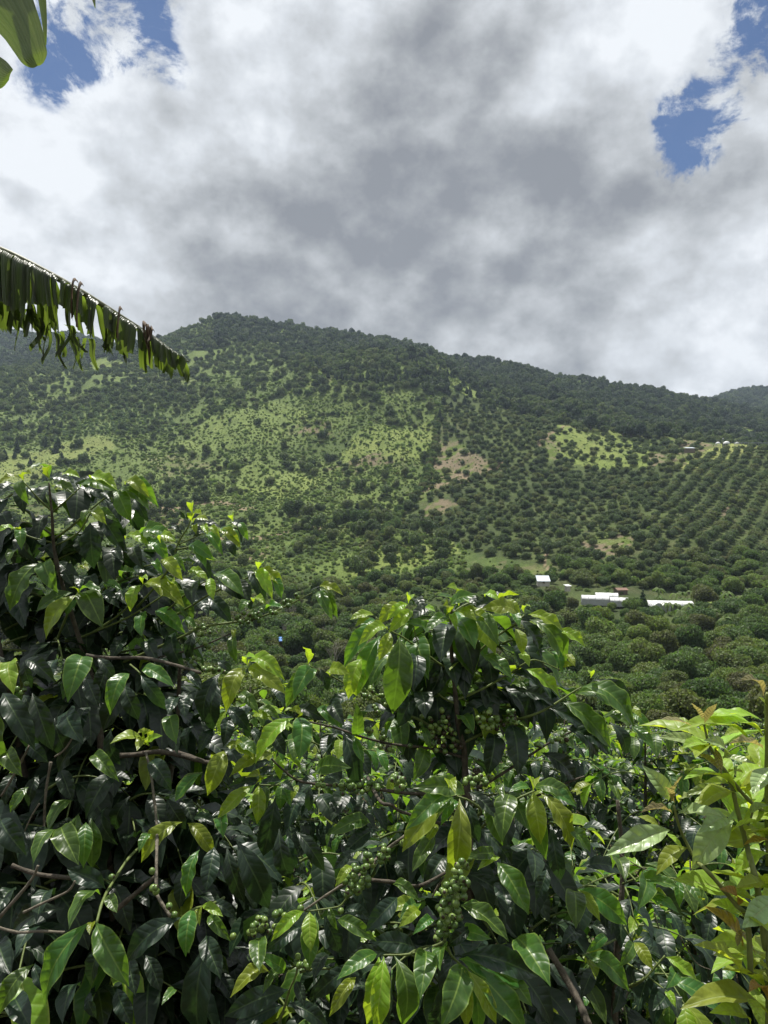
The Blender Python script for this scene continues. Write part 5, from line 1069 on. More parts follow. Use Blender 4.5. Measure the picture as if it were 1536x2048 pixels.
for pts, r0, r1, m in [
    ([('A', 390, 1330, .05), ('A', 430, 1000, .05), ('A', 400, 900), ('A', 340, 792)], .004, .002, 'twig'),
    ([('A', 425, 600, .03), ('A', 560, 500), ('A', 760, 330), ('A', 892, 232)], .004, .002, 'twig'),
    ([('A', 405, 400, .03), ('A', 500, 320), ('A', 612, 215)], .003, .002, 'twig'),
    ([('A', 405, 400, .03), ('A', 300, 300), ('A', 180, 165)], .003, .002, 'twig'),
    ([('A', 440, 650, .03), ('A', 600, 560), ('A', 700, 395)], .003, .002, 'twig'),
    ([('A', 430, 640, .03), ('A', 260, 600), ('A', 140, 552)], .003, .002, 'twig'),
    ([('A', 430, 1400, .05), ('A', 520, 1180), ('A', 600, 1032)], .004, .002, 'twig'),
    ([('A', 500, 1390, .05), ('A', 700, 1330, .05), ('A', 960, 1150), ('A', 1100, 958)], .004, .002, 'twig'),
    ([('A', 700, 1330, .05), ('A', 1000, 1200), ('A', 1335, 985)], .003, .0018, 'twig'),
    ([('A', 560, 1240, .1), ('A', 900, 900, .1), ('A', 1235, 788)], .003, .0018, 'twig'),
    ([('B', -100, 900, .1), ('B', 120, 640), ('B', 220, 400), ('B', 290, 290), ('B', 328, 180)], .0035, .0016, 'twig'),
    ([('B', 200, 460), ('B', 440, 400), ('B', 560, 300), ('B', 640, 255)], .0028, .0015, 'twig'),
    ([('B', 220, 420), ('B', 350, 360), ('B', 470, 305)], .002, .0013, 'twig'),
    ([('B', 50, 1000, .1), ('B', 300, 780), ('B', 455, 688)], .003, .0018, 'twig'),
    ([('B', 50, 1050, .1), ('B', 300, 900, .03), ('B', 500, 780), ('B', 700, 700), ('B', 838, 612)], .0035, .0018, 'twig'),
    ([('B', -200, 1320, .15), ('B', 200, 1150, .05), ('B', 400, 1055), ('B', 640, 1016), ('B', 800, 992), ('B', 1000, 915), ('B', 1130, 850), ('B', 1245, 790)], .0042, .0016, 'twig'),
    ([('B', 660, 1020), ('B', 760, 960), ('B', 830, 860)], .0018, .001, 'twig'),
    ([('B', 0, 1300, .1), ('B', 320, 1225), ('B', 480, 1165), ('B', 600, 1110), ('B', 655, 1078)], .003, .0014, 'bark'),
    ([('B', 330, 1200), ('B', 390, 1120), ('B', 400, 1000), ('B', 395, 960)], .002, .0012, 'twig'),
    ([('C', 780, 900, .35), ('C', 770, 866, .3), ('C', 1050, 842, .25), ('C', 1240, 822, .22), ('C', 1540, 890, .2), ('C', 1700, 940, .2)], .008, .005, 'bark'),
    ([('C', 1120, 830, .2), ('C', 1160, 1000, .1), ('C', 1205, 1380, 0), ('E', 1205, 120, .2), ('E', 1200, 480, .12), ('E', 1225, 570, .1), ('E', 1310, 705, .08)], .0045, .0045, 'palebark'),
    ([('C', 280, 560, .1), ('C', 230, 760), ('C', 100, 1010), ('C', 10, 1160)], .004, .004, 'palebark'),
    ([('C', 390, 900), ('C', 350, 1150), ('C', 335, 1440), ('E', 330, 60, .2)], .0045, .003, 'palebark'),
    ([('C', 300, 1220), ('C', 240, 1320), ('C', 190, 1430)], .003, .002, 'palebark'),
    ([('C', 570, 690), ('C', 500, 800), ('C', 420, 860)], .003, .003, 'palebark'),
    ([('E', 0, 705), ('E', 180, 500), ('E', 255, 400), ('E', 292, 312)], .0045, .003, 'palebark'),
    ([('E', 180, 672), ('E', 330, 600), ('E', 520, 510), ('E', 575, 430)], .0035, .0025, 'palebark'),
    ([('E', -20, 785), ('E', 140, 825), ('E', 300, 815), ('E', 495, 825)], .0035, .003, 'palebark'),
    ([('E', 90, 310, .1), ('E', 300, 380, .1), ('E', 560, 410, .1), ('E', 740, 440, .2)], .004, .004, 'bark'),
    ([('E', 740, 760, 0), ('E', 790, 580, .05), ('E', 860, 450, .15), ('E', 1000, 240, .25), ('E', 1160, 100, .4)], .0025, .003, 'twig'),
    ([('E', 880, 660, .3), ('E', 1000, 560, .3), ('E', 1190, 400, .3)], .006, .005, 'bark'),
    ([('D', 0, 780, .25), ('D', 150, 830, .2), ('D', 260, 860, .2), ('D', 420, 800, .1)], .006, .004, 'bark'),
    ([('D', 430, 640, .1), ('D', 520, 570, .1), ('D', 640, 490, .1)], .002, .0015, 'twig'),
    ([('C', 660, 80, .2), ('C', 850, 100, .2), ('C', 1110, 100, .1), ('C', 1380, 165, .05), ('C', 1540, 215)], .005, .0035, 'bark'),
    ([('C', 1000, 150, .1), ('C', 1060, 200), ('C', 1080, 230)], .002, .0015, 'twig'),
    ([('C', 200, 560, .2), ('C', 150, 200, .05), ('C', 110, 130)], .004, .002, 'twig'),
    ([('E', 1720, 560, .3), ('E', 1600, 620, .1), ('E', 1500, 640), ('E', 1400, 705)], .003, .0015, 'twig')]: tw(left, pts, r0, r1, m)
tw(cen, [cen.base + Vector((0, 0, -.1)), P(940, 1900, 1.78), P(938, 1700, 1.78), P(936, 1600, 1.78), P(930, 1540, 1.80), ('G', 1030, 1300), ('G', 985, 1100), ('G', 960, 850), ('G', 940, 650), ('G', 925, 400), ('G', 935, 230), ('G', 965, 100)], .0125, .0022, 'bark', 'trunk')
for pts, r0, r1, m in [
    ([('G', 955, 695), ('G', 850, 650), ('G', 700, 540), ('G', 560, 440), ('G', 460, 385), ('G', 350, 285)], .0035, .0016, 'twig'),
    ([('G', 955, 695), ('G', 1100, 600), ('G', 1200, 495), ('G', 1360, 380), ('H', 260, 240), ('H', 340, 150)], .0035, .0016, 'twig'),
    ([('G', 700, 540), ('G', 650, 400), ('G', 630, 200)], .002, .0013, 'twig'),
    ([('H', 220, 260), ('H', 300, 190)], .002, .0015, 'twig'),
    ([('G', 970, 920), ('G', 1100, 870), ('G', 1250, 795), ('G', 1430, 690), ('H', 320, 540), ('H', 400, 500), ('H', 480, 515), ('H', 620, 578)], .0035, .0014, 'twig'),
    ([('G', 965, 950), ('G', 850, 890), ('G', 780, 800)], .003, .002, 'twig'),
    ([('G', 1010, 1250), ('G', 860, 1180), ('G', 700, 1080), ('G', 500, 1000), ('G', 260, 880), ('G', 20, 742), ('D', 1060, 140), ('D', 1030, 110)], .0042, .0016, 'twig'),
    ([('G', 1020, 1250), ('G', 1200, 1165), ('G', 1390, 1085), ('H', 380, 930), ('H', 520, 870), ('H', 700, 755), ('H', 780, 708)], .0042, .0018, 'twig'),
    ([('G', 1020, 1360), ('G', 760, 1292), ('G', 460, 1258), ('G', 230, 1200), ('D', 1380, 650), ('D', 1240, 600), ('D', 1000, 545), ('D', 935, 522)], .0038, .0018, 'bark'),
    ([('H', -20, 1480), ('H', 130, 1400), ('H', 370, 1240), ('H', 560, 1120), ('H', 765, 1022)], .0042, .0018, 'bark'),
    ([('H', 400, 1560, .1), ('H', 650, 1450), ('H', 800, 1392)], .0035, .002, 'bark'),
    ([P(936, 1590, 1.78), ('D', 1800, 1100, .05), ('D', 1500, 1062), ('D', 1100, 1030), ('D', 940, 1000), ('D', 830, 920), ('D', 740, 835)], .0045, .002, 'bark'),
    ([('D', 900, 1010), ('D', 820, 1038), ('D', 620, 1034)], .002, .0015, 'twig'),
    ([P(936, 1640, 1.76), ('I', 780, 320, .15), ('I', 690, 240), ('I', 592, 200)], .0035, .0018, 'twig'),
    ([P(938, 1680, 1.76), ('I', 900, 330, .15), ('I', 1040, 230), ('I', 1185, 160)], .0035, .0018, 'twig'),
    ([('I', 700, 380, .1), ('I', 660, 480), ('I', 636, 610), ('I', 600, 760)], .004, .003, 'palebark'),
    ([P(938, 1660, 1.76), ('I', 560, 300, .15), ('I', 340, 410, .1), ('I', 200, 500), ('I', 40, 620), ('F', 1400, 400), ('F', 1270, 470), ('F', 1130, 560), ('F', 990, 655), ('F', 900, 670)], .0048, .0028, 'palebark'),
    ([('D', 1480, 980, .1), ('I', 0, 240, .1), ('I', 90, 270, .1), ('I', 175, 325, .12), ('I', 500, 420, .25)], .004, .003, 'bark'),
    ([('F', 1320, 560), ('F', 1270, 620), ('F', 1190, 640), ('F', 1000, 665)], .002, .0015, 'twig'),
    ([P(938, 1720, 1.72), ('J', 940, -100, .2), ('J', 900, 60, .05), ('J', 850, 250, .03), ('J', 810, 420, .015), ('J', 800, 500)], .0045, .003, 'twig'),
    ([('J', 800, 500), ('J', 700, 545), ('J', 640, 562), ('J', 540, 590), ('J', 380, 595), ('J', 335, 592)], .0028, .0016, 'twig'),
    ([('J', 800, 500), ('J', 820, 535), ('J', 850, 600), ('J', 900, 650), ('J', 965, 700)], .003, .0016, 'twig'),
    ([('F', 940, 1060), ('F', 930, 1150), ('F', 880, 1265), ('F', 845, 1385), ('F', 790, 1560), ('F', 760, 1700)], .0018, .003, 'twig'),
    ([('F', 880, 1265), ('F', 730, 1290), ('F', 560, 1370)], .001, .0008, 'twig'),
    ([('I', 490, 820, .05), ('I', 440, 900, .05), ('I', 400, 975, .05)], .003, .0025, 'palebark'),
    ([('J', 290, 70, .15), ('J', 450, 85, .15), ('J', 620, 110, .15), ('J', 800, 20, .2)], .0035, .003, 'bark')]: tw(cen, pts, r0, r1, m)
tw(rgt, [rgt.base + Vector((0, 0, -.1)), P(1230, 2000, 1.95), P(1240, 1850, 1.95), P(1245, 1720, 2.0), P(1235, 1600, 2.05)], .012, .005, 'bark', 'trunk')
for pts, r0, r1, m in [
    ([('K', 420, 200, .2), ('K', 250, 260, .1), ('K', 70, 340)], .003, .0016, 'twig'), ([('K', 420, 180, .2), ('K', 480, 230, .1), ('K', 520, 272)], .003, .0018, 'twig'),
    ([('K', 420, 560, .1), ('K', 440, 640), ('K', 492, 745)], .0022, .0014, 'twig'), ([('K', 420, 300, .2), ('K', 600, 240, .1), ('K', 860, 262)], .003, .0016, 'twig'),
    ([('K', 430, 1100, .1), ('K', 545, 1055), ('K', 640, 970), ('K', 745, 850)], .0045, .002, 'twig'), ([('K', 440, 900, .2), ('K', 600, 1000, .1), ('K', 760, 1125)], .003, .0016, 'twig'),
    ([('K', 420, 700, .2), ('K', 250, 780, .1), ('K', 110, 850)], .003, .0018, 'twig'), ([('K', -150, 800, -.2), ('K', 0, 1050, -.25), ('K', 90, 1220, -.3), ('K', 165, 1400, -.35)], .007, .008, 'bark'),
    ([('K', 380, 55, .1), ('K', 500, 140, .1), ('K', 620, 200, .1)], .002, .0015, 'palebark'), ([('K', 660, 520, .3), ('K', 700, 650, .3), ('K', 750, 860, .3)], .0025, .002, 'palebark'),
    ([('K', 860, 700, .3), ('K', 980, 900, .3), ('K', 1100, 960, .3)], .0025, .0015, 'palebark')]: tw(rgt, pts, r0, r1, m)
for pts, r0, r1, m in [
    ([sap.base + Vector((0, 0, -.1)), ('Q', 1545, 1100), ('Q', 1520, 800), ('Q', 1470, 420), ('Q', 1420, 180), ('L', 1380, 1380), ('L', 1340, 1220), ('L', 1290, 1030), ('L', 1265, 920), ('L', 1210, 790), ('L', 1130, 660), ('L', 1080, 560), ('L', 1045, 420)], .0068, .002, 'reed'),
    ([('L', 1650, 1200, .05), ('L', 1500, 1085, .02), ('L', 1400, 1010), ('L', 1300, 900), ('L', 1190, 750, -.01)], .0045, .003, 'reed'),
    ([('Q', 1400, 980, -.02), ('Q', 1395, 800, -.02), ('Q', 1370, 550, -.02), ('Q', 1290, 460, -.02), ('Q', 1150, 290, -.02), ('Q', 1040, 170, -.02), ('L', 990, 1470, -.02), ('L', 910, 1330), ('L', 850, 1190), ('L', 812, 1040)], .005, .0022, 'reed'),
    ([('L', 1545, 1500, .03), ('L', 1530, 1000, .03), ('L', 1530, 560, .02), ('L', 1525, 300, .02), ('L', 1530, 180)], .006, .003, 'reed'),
    ([('L', 1352, 1240), ('L', 1400, 1150), ('L', 1430, 1040)], .0022, .0018, 'reed')]: tw(sap, pts, r0, r1, m, 'stem')

# ------------------------------------------------------------------ coffee growth that no single measured leaf covers
def grow(pl, x, y, ztop, height, spread, nbr, rg, clip=None, lite=False, young=1.0, L0=.125, berries=.0, trunk=True, sp=.055, dark=0.0):
    """a coffee stem with opposite pairs of drooping branches and paired leaves; clip(px, py, D) prunes it"""
    gz = float(ground_z(x, y)); zb = gz
    if trunk: pl.twig([Vector((x, y, zb - .1)), Vector((x + rg.uniform(-.04, .04), y, (zb + ztop) / 2)), Vector((x, y, ztop))], .014, .003, M['bark'], 'trunk')
    for k in range(nbr):
        h = (k + .5) / nbr; z = ztop - .03 - (height - .1) * h; a = k * 1.5708 + rg.uniform(-.5, .5) + (0 if k % 2 else .1); az = a + k * .3
        if k % 2: az += math.pi
        Lb = spread * (0.35 + .75 * min(1, h * 2.2)) * rg.uniform(.75, 1.15); el = .75 - .9 * h
        dx, dy = math.cos(az), math.sin(az); pts = []
        n = 7
        for i in range(n + 1):
            u = i / n; pts.append(Vector((x + dx * Lb * u, y + dy * Lb * u, z + Lb * (el * u - .62 * u * u))))
        if clip is None or sum(clip(p) for p in pts[2:]) > 3: pl.twig(pts, .0038, .0014, M['twig'] if h < .5 else M['bark'], 'branch', 5)
        m = int(Lb / sp)
        for i in range(m + 1):
            if i >= 12: break
            u = 1 - i / max(m, 1)
            if u < .25 and rg.random() < .6: continue
            q = u * n; j = min(int(q), n - 1); p = pts[j].lerp(pts[j + 1], q - j)
            if clip is not None and not clip(p): continue
            for sd in (-1, 1):
                if rg.random() < .12: continue
                tip = i == 0; ang = az + sd * (rg.uniform(.35, .6) if i < 2 else rg.uniform(.9, 1.4)); L = L0 * (rg.uniform(.45, .65) if tip else rg.uniform(.8, 1.2))
                dz = rg.uniform(-.2, .5) if tip else -rg.uniform(.35, 1.3)
                d = Vector((math.cos(ang), math.sin(ang), dz)).normalized(); t_ = p + d * L
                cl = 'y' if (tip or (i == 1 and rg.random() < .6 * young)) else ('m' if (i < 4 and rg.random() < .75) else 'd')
                if dark and rg.random() < dark: cl = 'd'  # canopy shade put into the colour: more inner leaves turned dark
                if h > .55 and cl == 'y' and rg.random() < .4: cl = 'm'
                nr = Vector((math.cos(ang) * .5 + rg.uniform(-.4, .4), math.sin(ang) * .5 + rg.uniform(-.4, .4), .9))
                pl.leaf(p, t_, L * rg.uniform(.36, .46), cl, nr, False, rg, lite=lite)
            if berries and .2 < u < .75 and rg.random() < berries:
                for q_ in range(rg.randint(2, 5)): pl.cherry(p + Vector((rg.uniform(-.012, .012), rg.uniform(-.012, .012), rg.uniform(-.012, .012))), rg.uniform(.0055, .0068), rg)
def clipper(poly, dmin):
    def f(p):
        px = 768 + F * p.x / p.y; py = 1024 - F * p.z / p.y
        if p.y < (np.interp(py, dmin[0], dmin[1]) if isinstance(dmin, tuple) else dmin): return False
        c = False; n = len(poly); j = n - 1
        for i in range(n):
            if (poly[i][1] > py) != (poly[j][1] > py) and px < (poly[j][0] - poly[i][0]) * (py - poly[i][1]) / (poly[j][1] - poly[i][1]) + poly[i][0]: c = not c
            j = i
        return c
    return f
CL_LEFT = [(-900, 980), (0, 960), (60, 958), (110, 950), (180, 962), (250, 985), (270, 1040), (290, 1085), (390, 1080), (430, 1110), (400, 1190), (365, 1260), (335, 1330), (430, 1450), (480, 1560), (520, 1700), (560, 2300), (-900, 2300)]
rgx = random.Random(5)
for (px, D, top, nb, spd) in [(105, 2.14, 955, 50, .50), (10, 2.2, 965, 46, .48), (-110, 2.1, 1020, 34, .46), (200, 2.2, 1010, 46, .46), (300, 2.25, 1110, 40, .42), (300, 2.3, 1250, 34, .42), (400, 2.4, 1420, 22, .36), (90, 1.78, 1540, 26, .40), (260, 1.95, 1560, 22, .36), (-60, 1.7, 1500, 22, .4)]:
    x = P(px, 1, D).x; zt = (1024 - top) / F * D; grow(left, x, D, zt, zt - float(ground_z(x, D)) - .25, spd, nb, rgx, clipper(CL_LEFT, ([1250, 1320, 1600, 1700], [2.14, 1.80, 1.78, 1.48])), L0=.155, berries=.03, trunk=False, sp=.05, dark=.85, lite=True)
CL_CEN = [(560, 1640), (700, 1480), (800, 1330), (860, 1260), (960, 1260), (1040, 1360), (1120, 1500), (1180, 1640), (1230, 1800), (1230, 2300), (520, 2300), (520, 1800)]
for (px, D, top, nb, spd) in [(935, 1.98, 1400, 30, .40), (760, 2.05, 1640, 22, .38), (1060, 2.0, 1620, 20, .36), (600, 1.9, 1680, 18, .36), (880, 1.75, 1760, 18, .36)]:
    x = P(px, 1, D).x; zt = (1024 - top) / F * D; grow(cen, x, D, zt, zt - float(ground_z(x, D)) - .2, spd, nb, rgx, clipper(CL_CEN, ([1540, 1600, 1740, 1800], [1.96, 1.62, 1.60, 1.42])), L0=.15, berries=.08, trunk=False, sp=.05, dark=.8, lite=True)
CL_TOP = [(700, 1330), (715, 1250), (780, 1215), (860, 1200), (905, 1190), (980, 1205), (1060, 1240), (1105, 1300), (1080, 1400), (900, 1480), (740, 1420)]
for (px, D, top, nb, spd) in [(908, 1.90, 1195, 24, .30), (830, 1.93, 1240, 16, .24), (1000, 1.93, 1235, 16, .24)]:
    x = P(px, 1, D).x; zt = (1024 - top) / F * D; grow(cen, x, D, zt, .62, spd, nb, rgx, clipper(CL_TOP, 1.84), L0=.14, berries=0, trunk=False, sp=.05, dark=.25)
CL_R = [(1050, 1780), (1250, 1690), (1420, 1800), (1650, 1850), (1650, 2300), (1050, 2300)]
x = P(1240, 1, 2.1).x; grow(rgt, x, 2.1, (1024 - 1720) / F * 2.1, .95, .45, 26, rgx, clipper(CL_R, 1.8), L0=.12, trunk=False, dark=.5, lite=True)
for k in range(46):
    u = hr.random(); st = [('L', 1340, 1220), ('L', 1265, 920), ('L', 1130, 660), ('Q', 1470, 420), ('Q', 1400, 900), ('L', 1530, 900), ('L', 1530, 1300), ('Q', 1290, 460), ('Q', 1520, 900), ('L', 1400, 1010)][k % 10]
    b_ = cp(st[0], st[1] + hr.uniform(-30, 30), st[2] + hr.uniform(-90, 90), hr.uniform(.0, .12)); a = hr.uniform(0, 6.283); L = hr.uniform(.09, .15)
    sap.leaf(b_, b_ + Vector((math.cos(a), math.sin(a) * .8 + .15, hr.uniform(-.35, .5))).normalized() * L, L * hr.uniform(.28, .36), hr.choice('aaaaaaab'), Vector((hr.uniform(-.3, .3), hr.uniform(-.4, .3), 1)), True, hr)
left.finish(); cen.finish(); rgt.finish(); sap.finish()

# the shrubs behind: each its own plant
BEHIND = [  # px, distance, top py, spread, label
 (1130, 3.5, 1425, .62, 'coffee shrub behind the long drooping leaves right of the centre one'),
 (1290, 3.3, 1440, .62, 'coffee shrub between the centre one and the yellow-green sapling'),
 (1450, 3.2, 1490, .60, 'coffee shrub directly behind the upper part of the yellow-green sapling'),
 (1600, 2.9, 1560, .55, 'coffee shrub at the right edge behind the sapling stems'),
 (500, 3.3, 1375, .55, 'coffee shrub showing between the left and centre ones, nearest the left one'),
 (640, 3.0, 1440, .60, 'coffee shrub filling the gap left of the centre one'),
 (800, 3.7, 1420, .62, 'coffee shrub straight behind the centre stem, seen between its leaves'),
 (960, 3.6, 1440, .60, 'coffee shrub behind the cherries right of the centre stem'),
 (330, 3.4, 1480, .60, 'coffee shrub glimpsed through the lower left branches'),
 (120, 3.3, 1560, .60, 'coffee shrub deep behind the left one near its dark trunk'),
 (-60, 3.2, 1500, .60, 'coffee shrub behind the far left edge of the left one'),
 (1380, 2.5, 1720, .42, 'low coffee shrub with small leaves left of the sapling base'),
 (700, 2.6, 1700, .42, 'low coffee shrub glimpsed below the long cherry branch')]
for i, (px, D, top, spd, lb) in enumerate(BEHIND):
    rgi = random.Random(100 + i); x = P(px, 1, D).x; zt = (1024 - top) / F * D; gz = float(ground_z(x, D))
    pl = Plant('coffee_shrub', lb, 'shrub', (x, D, gz), 'coffee shrubs of the plantation')
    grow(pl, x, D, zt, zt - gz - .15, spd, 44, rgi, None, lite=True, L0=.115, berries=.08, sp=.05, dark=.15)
    pl.finish()
# rows farther down the slope
protos = []
for k in range(3):
    rgi = random.Random(200 + k); pl = Plant('coffee_shrub', 'x', 'shrub', (0, 8.0, float(ground_z(0, 8.0))), 'coffee rows down the slope'); zb = pl.base.z
    grow(pl, 0, 8.0, zb + 1.7, 1.6, .72, 34, rgi, None, lite=True, L0=.13); pl.finish(cap=0); protos.append((pl.root, list(pl.root.children)))
spots = []
for r_, yy in enumerate([4.9, 6.4, 8.2, 10.4, 13.0, 16.5, 21.0, 27.0]):
    n = int(1.5 * yy / 1.25) + 2
    for j in range(n): spots.append(((j - n / 2) * 1.25 + rgx.uniform(-.2, .2), yy + rgx.uniform(-.25, .25)))
LBL = 'coffee shrub in the rows that run down the slope behind the nearest ones'
for i, (x, y) in enumerate(spots):
    z = float(ground_z(x, y))
    if i < 3: root = protos[i][0]
    else:
        src, kids = protos[i % 3]; root = src.copy(); COL.objects.link(root)
        for ch in kids: c = ch.copy(); COL.objects.link(c); c.parent = root
    root['label'] = LBL; root.location = (x, y, z - .02); root.rotation_euler.z = rgx.uniform(0, 6.28); s = rgx.uniform(.82, 1.0); root.scale = (s, s, s)

# weeds and leaf litter under the shrubs
def ground_cover():
    rg = np.random.RandomState(3); V = []; Fc = []; n = 0
    def sheet(cnt, size, ymax, mats):
        y = 1.2 + (ymax - 1.2) * rg.rand(cnt) ** .8; x = (rg.rand(cnt) - .5) * 1.6 * (y + 1.0); z = ground_z(x, y); return x, y, z
    obj = []
    for nm, cnt, size, hgt, mat, lb, cat in [('ground_weeds', 16000, .05, .16, CM['shrub'], 'low green weeds covering the ground under the coffee shrubs', 'weeds'), ('leaf_litter', 12000, .05, .015, M['dry'], 'dry brown leaf litter on the ground under the shrubs', 'leaf litter')]:
        x, y, z = sheet(cnt, size, 9.0, mat); a = rg.rand(cnt) * 6.28; t = rg.uniform(.3, 1.3, cnt) if hgt > .05 else rg.uniform(0, .4, cnt); s = size * rg.uniform(.5, 1.3, cnt)
        zz = z + rg.rand(cnt) * hgt; dx, dy, dz = np.cos(a) * np.cos(t), np.sin(a) * np.cos(t), np.sin(t); sx, sy = -np.sin(a), np.cos(a)
        p = np.stack([x, y, zz], -1); d = np.stack([dx, dy, dz], -1) * s[:, None]; q = np.stack([sx, sy, 0 * sx], -1) * s[:, None] * .35
        v = np.stack([p - q * .3, p + d * .5 - q, p + d, p + d * .5 + q], 1).reshape(-1, 3); f = np.arange(4 * cnt).reshape(-1, 4)
        o = link(nm, mesh_np(nm, v, f, mat, False)); tag(o, lb, cat, None, 'stuff')
ground_cover()

# ------------------------------------------------------------------ banana leaves reaching in from the left
ban_base = Vector((P(-420, 1024, 2.7).x, 2.7, float(ground_z(P(-420, 1024, 2.7).x, 2.7))))
ban = empty('banana_plant', ban_base); tag(ban, 'banana plant outside the left edge with one torn leaf and one broad leaf hanging in', 'banana plant')
def loc(p): return p - ban_base
b = MB(); b.tube([loc(ban_base + Vector((0, 0, -.2))), loc(ban_base + Vector((.03, 0, 1.3))), loc(ban_base + Vector((0, 0, 2.6))), loc(ban_base + Vector((.05, 0, 3.7)))], [.13, .11, .09, .05], 12)
link('stem', b.mesh('stem', M['bananarib'], True), ban)
MID = [(-420, 420, 2.65), (-240, 440, 2.55), (-100, 466, 2.5), (0, 500, 2.5), (80, 538, 2.52), (160, 582, 2.56), (240, 632, 2.62), (300, 670, 2.68), (345, 703, 2.72), (378, 724, 2.75)]
mid = smooth_line([P(*q) for q in MID], 8); nm = len(mid)
leafroot = link('leaf', None, ban); leafroot['label'] = 'long torn leaf hanging in shreds below its arched midrib'
b = MB(); b.tube([loc(p) for p in mid], [.020 - .0165 * i / (nm - 1) for i in range(nm)], 8); link('midrib', b.mesh('midrib', M['bananarib'], True), leafroot)
def along(px):
    """point of the midrib at photo column px"""
    best = min(range(nm - 1), key=lambda i: abs(768 + F * mid[i].x / mid[i].y - px)); return mid[best]
def strip(name, parent, p0, p1, length, out, mat, rg, curl=.12, taper=.90, n=9):
    """blade shred between rib points p0 and p1: leaves sideways along `out`, then hangs down"""
    v = []; f = []; uv = []; k = 4; ph = rg.random() * 6; sway = rg.uniform(-.018, .018); cw = rg.uniform(-.006, .006)
    for i in range(n + 1):
        u = i / n; th = min(u * 3.2, 1.0); side = .045 * math.sin(th * 1.5708) + curl * .12 * u * math.sin(u * 3 + ph); drop = length * max(0, u - .06 * (1 - u))
        w = 1 - (1 - taper) * u ** 2.5; ragged = 1.0 if i < n else .9
        for j in range(k + 1):
            s = j / k; c = .5 + (s - .5) * w; p = p0.lerp(p1, c) + out * (side + .012 * math.sin(s * 9 + ph)) + Vector((sway * u * u + cw * (s - .5) * u, 0, -drop * (1 + .05 * math.sin(s * 7 + ph) * u) + .012 * (1 - abs(2 * s - 1)) * math.sin(th * 1.57)))
            v.append(tuple(loc(p))); uv.append((u * .9 + .02, .56 + .36 * s if out.y < 0 else .06 + .36 * s))
    for i in range(n):
        for j in range(k): a = i * (k + 1) + j; f.append((a, a + 1, a + k + 2, a + k + 1))
    o = link(name, mesh_np(name, v, f, mat, True, uv), parent); return o
br = random.Random(8)
def mid_y(px): return np.interp(px, [q[0] for q in MID], [q[1] for q in MID])
BOT = ([-240, -100, 0, 60, 110, 165, 185, 225, 250, 300, 330, 355, 378], [600, 622, 630, 656, 640, 655, 688, 702, 718, 728, 745, 750, 735])
GAPS = [(118, 128), (166, 178), (206, 214), (236, 246), (276, 281)]
px = -230.0; grp = 1.0; gl = 0
while px < 374:
    if gl <= 0: grp = br.uniform(.74, 1.02); gl = br.randint(1, 4)
    gl -= 1
    w = br.uniform(7, 19) * (0.8 if px > 280 else 1.0); x1 = min(px + w, 377)
    g = [q for q in GAPS if px < q[1] and x1 > q[0]]
    if g:
        if g[0][0] - px > 4: x1 = g[0][0]
        else: px = g[0][1]; gl = 0; continue
    p0, p1 = along(px), along(x1); cxp = (px + x1) / 2; Dm = p0.y
    Ln = (np.interp(cxp, *BOT) - mid_y(cxp)) / F * Dm
    strip('leaf_strip', leafroot, p0, p1 + (p1 - p0) * .25, Ln * grp * br.uniform(.92, 1.06), Vector((0, -1, .25)), M['banana'], br, curl=.05, taper=br.uniform(.75, 1.0))
    if br.random() < .85: strip('leaf_strip', leafroot, p0 + Vector((0, .01, 0)), p1 + (p1 - p0) * .2 + Vector((0, .01, 0)), Ln * (grp * .4 + .6) * br.uniform(.98, 1.20), Vector((0, 1.6, -.15)), M['banana'], br, curl=.15, taper=br.uniform(.5, .95))
    px = x1
for (x0, x1, ln, dy) in [(160, 165, 85, -.05), (168, 171, 105, -.05), (246, 250, 80, -.05), (294, 298, 62, -.05), (302, 306, 80, -.05), (309, 312, 50, -.05)]:
    o = strip('dry_shred', leafroot, along(x0) + Vector((0, dy * .3, .03)), along(x1) + Vector((0, dy * .3, .025)), ln / F * 2.6, Vector((.1, -1, .35)), M['dry'], br, curl=.25, taper=.35)
# bright shredded ends in the lower part of the leaf
for k in range(22):
    x0 = br.uniform(10, 165); p = along(x0) + Vector((0, .07, -br.uniform(.14, .22))); strip('leaf_strip', leafroot, p, p + Vector((br.uniform(.008, .02), 0, 0)), br.uniform(.08, .14), Vector((br.uniform(-.5, .5), .3, 0)), M['banana'], br, curl=.6, taper=.2)
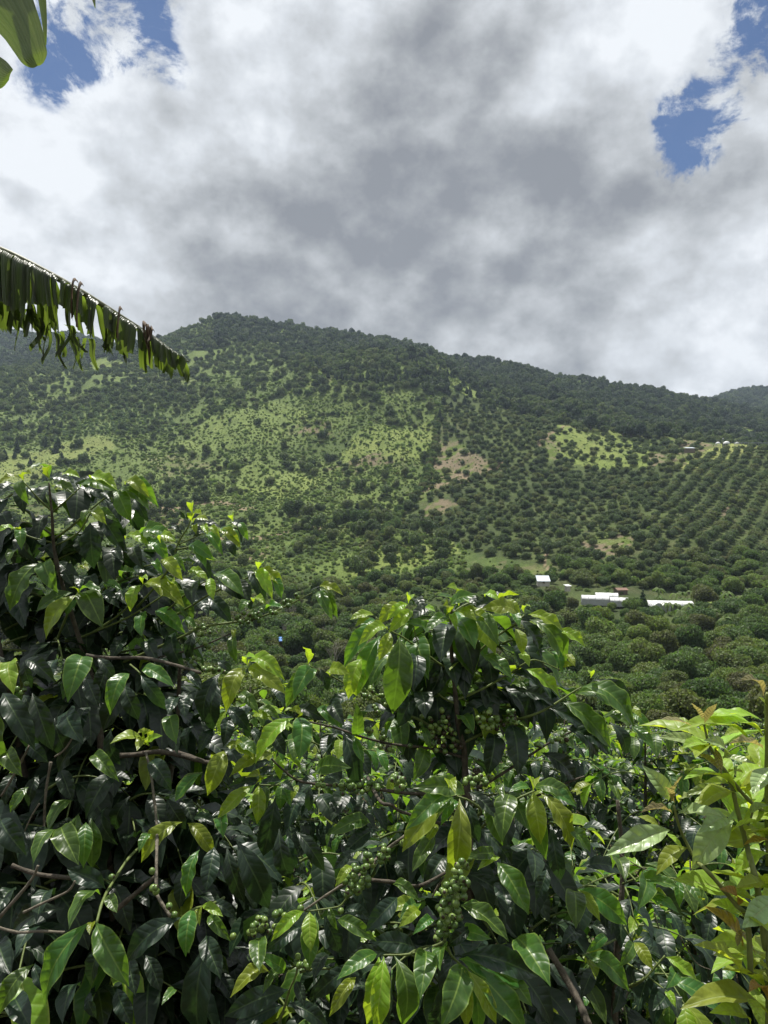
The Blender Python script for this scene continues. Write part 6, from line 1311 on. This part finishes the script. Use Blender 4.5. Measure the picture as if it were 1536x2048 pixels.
# the broad leaf hanging in at the top left corner
top = link('leaf', None, ban); top['label'] = 'broad green leaf blade hanging into the top left corner'
def blade(pts, name='leaf_strip'):
    """pts: rows of (left px,py) (right px,py) D"""
    v = []; f = []; uv = []; k = 8
    A_ = smooth_line([P(a[0], a[1], D) for a, c, D in pts], 3); C_ = smooth_line([P(c[0], c[1], D) for a, c, D in pts], 3); pts = list(zip(A_, C_))
    for i, (pa, pc) in enumerate(pts):
        for j in range(k + 1):
            s = j / k; p = pa.lerp(pc, s) + Vector((0, -.10 * (pc - pa).length * math.sin(math.pi * s), 0)); v.append(tuple(loc(p))); uv.append((i / (len(pts) - 1) * .9, .55 + .40 * s))
    for i in range(len(pts) - 1):
        for j in range(k): q = i * (k + 1) + j; f.append((q, q + 1, q + k + 2, q + k + 1))
    return link(name, mesh_np(name, v, f, M['banana'], True, uv), top)
blade([((-190, -60), (-60, -190), 1.62), ((-110, 0), (10, -110), 1.60), ((-50, 30), (45, -60), 1.58), ((0, 68), (70, 10), 1.56), ((25, 100), (84, 55), 1.55), ((42, 124), (92, 92), 1.54), ((54, 133), (94, 108), 1.54), ((64, 136), (88, 124), 1.54), ((70, 135), (80, 131), 1.54)])
blade([((-90, 90), (-50, 60), 1.60), ((-40, 140), (-10, 105), 1.58), ((-14, 175), (12, 122), 1.57), ((4, 176), (24, 136), 1.56), ((18, 160), (26, 140), 1.56)])
blade([((50, -120), (78, -130), 1.66), ((68, -40), (88, -50), 1.64), ((80, 20), (93, 10), 1.62), ((87, 70), (94, 60), 1.60), ((89, 92), (93, 90), 1.60)])
blade([((160, -80), (182, -90), 1.70), ((178, -20), (190, -25), 1.68), ((187, 8), (191, 6), 1.66), ((190, 17), (191, 17), 1.66)])
b = MB(); b.tube([loc(ban_base + Vector((.05, 0, 3.6))), loc(P(-350, -420, 2.1)), loc(P(-150, -260, 1.75)), loc(P(0, -160, 1.66)), loc(P(120, -140, 1.66)), loc(P(190, -90, 1.68))], [.03, .026, .02, .014, .009, .003], 8); link('midrib', b.mesh('midrib', M['bananarib'], True), top)

# ------------------------------------------------------------------ the air of the valley
def air():
    zs = [o.location.z for o in []]
    b = MB(); zlo, zhi = -75.0, 470.0; b.box((175, 1395, (zlo + zhi) / 2), (7500, 2960, zhi - zlo))
    m = bpy.data.materials.new('valley_air'); m.use_nodes = True; t = NT(m.node_tree); t.n.clear(); out = t.add('ShaderNodeOutputMaterial')
    pv = t.add('ShaderNodeVolumePrincipled'); pv.inputs['Color'].default_value = (0.66, 0.80, 1.0, 1); pv.inputs['Density'].default_value = HAZE; pv.inputs['Anisotropy'].default_value = 0.2
    t.l.new(pv.outputs[0], out.inputs['Volume'])
    o = link('haze', b.mesh('haze', m)); o['kind'] = 'stuff'
HAZE = 0.00008
air()
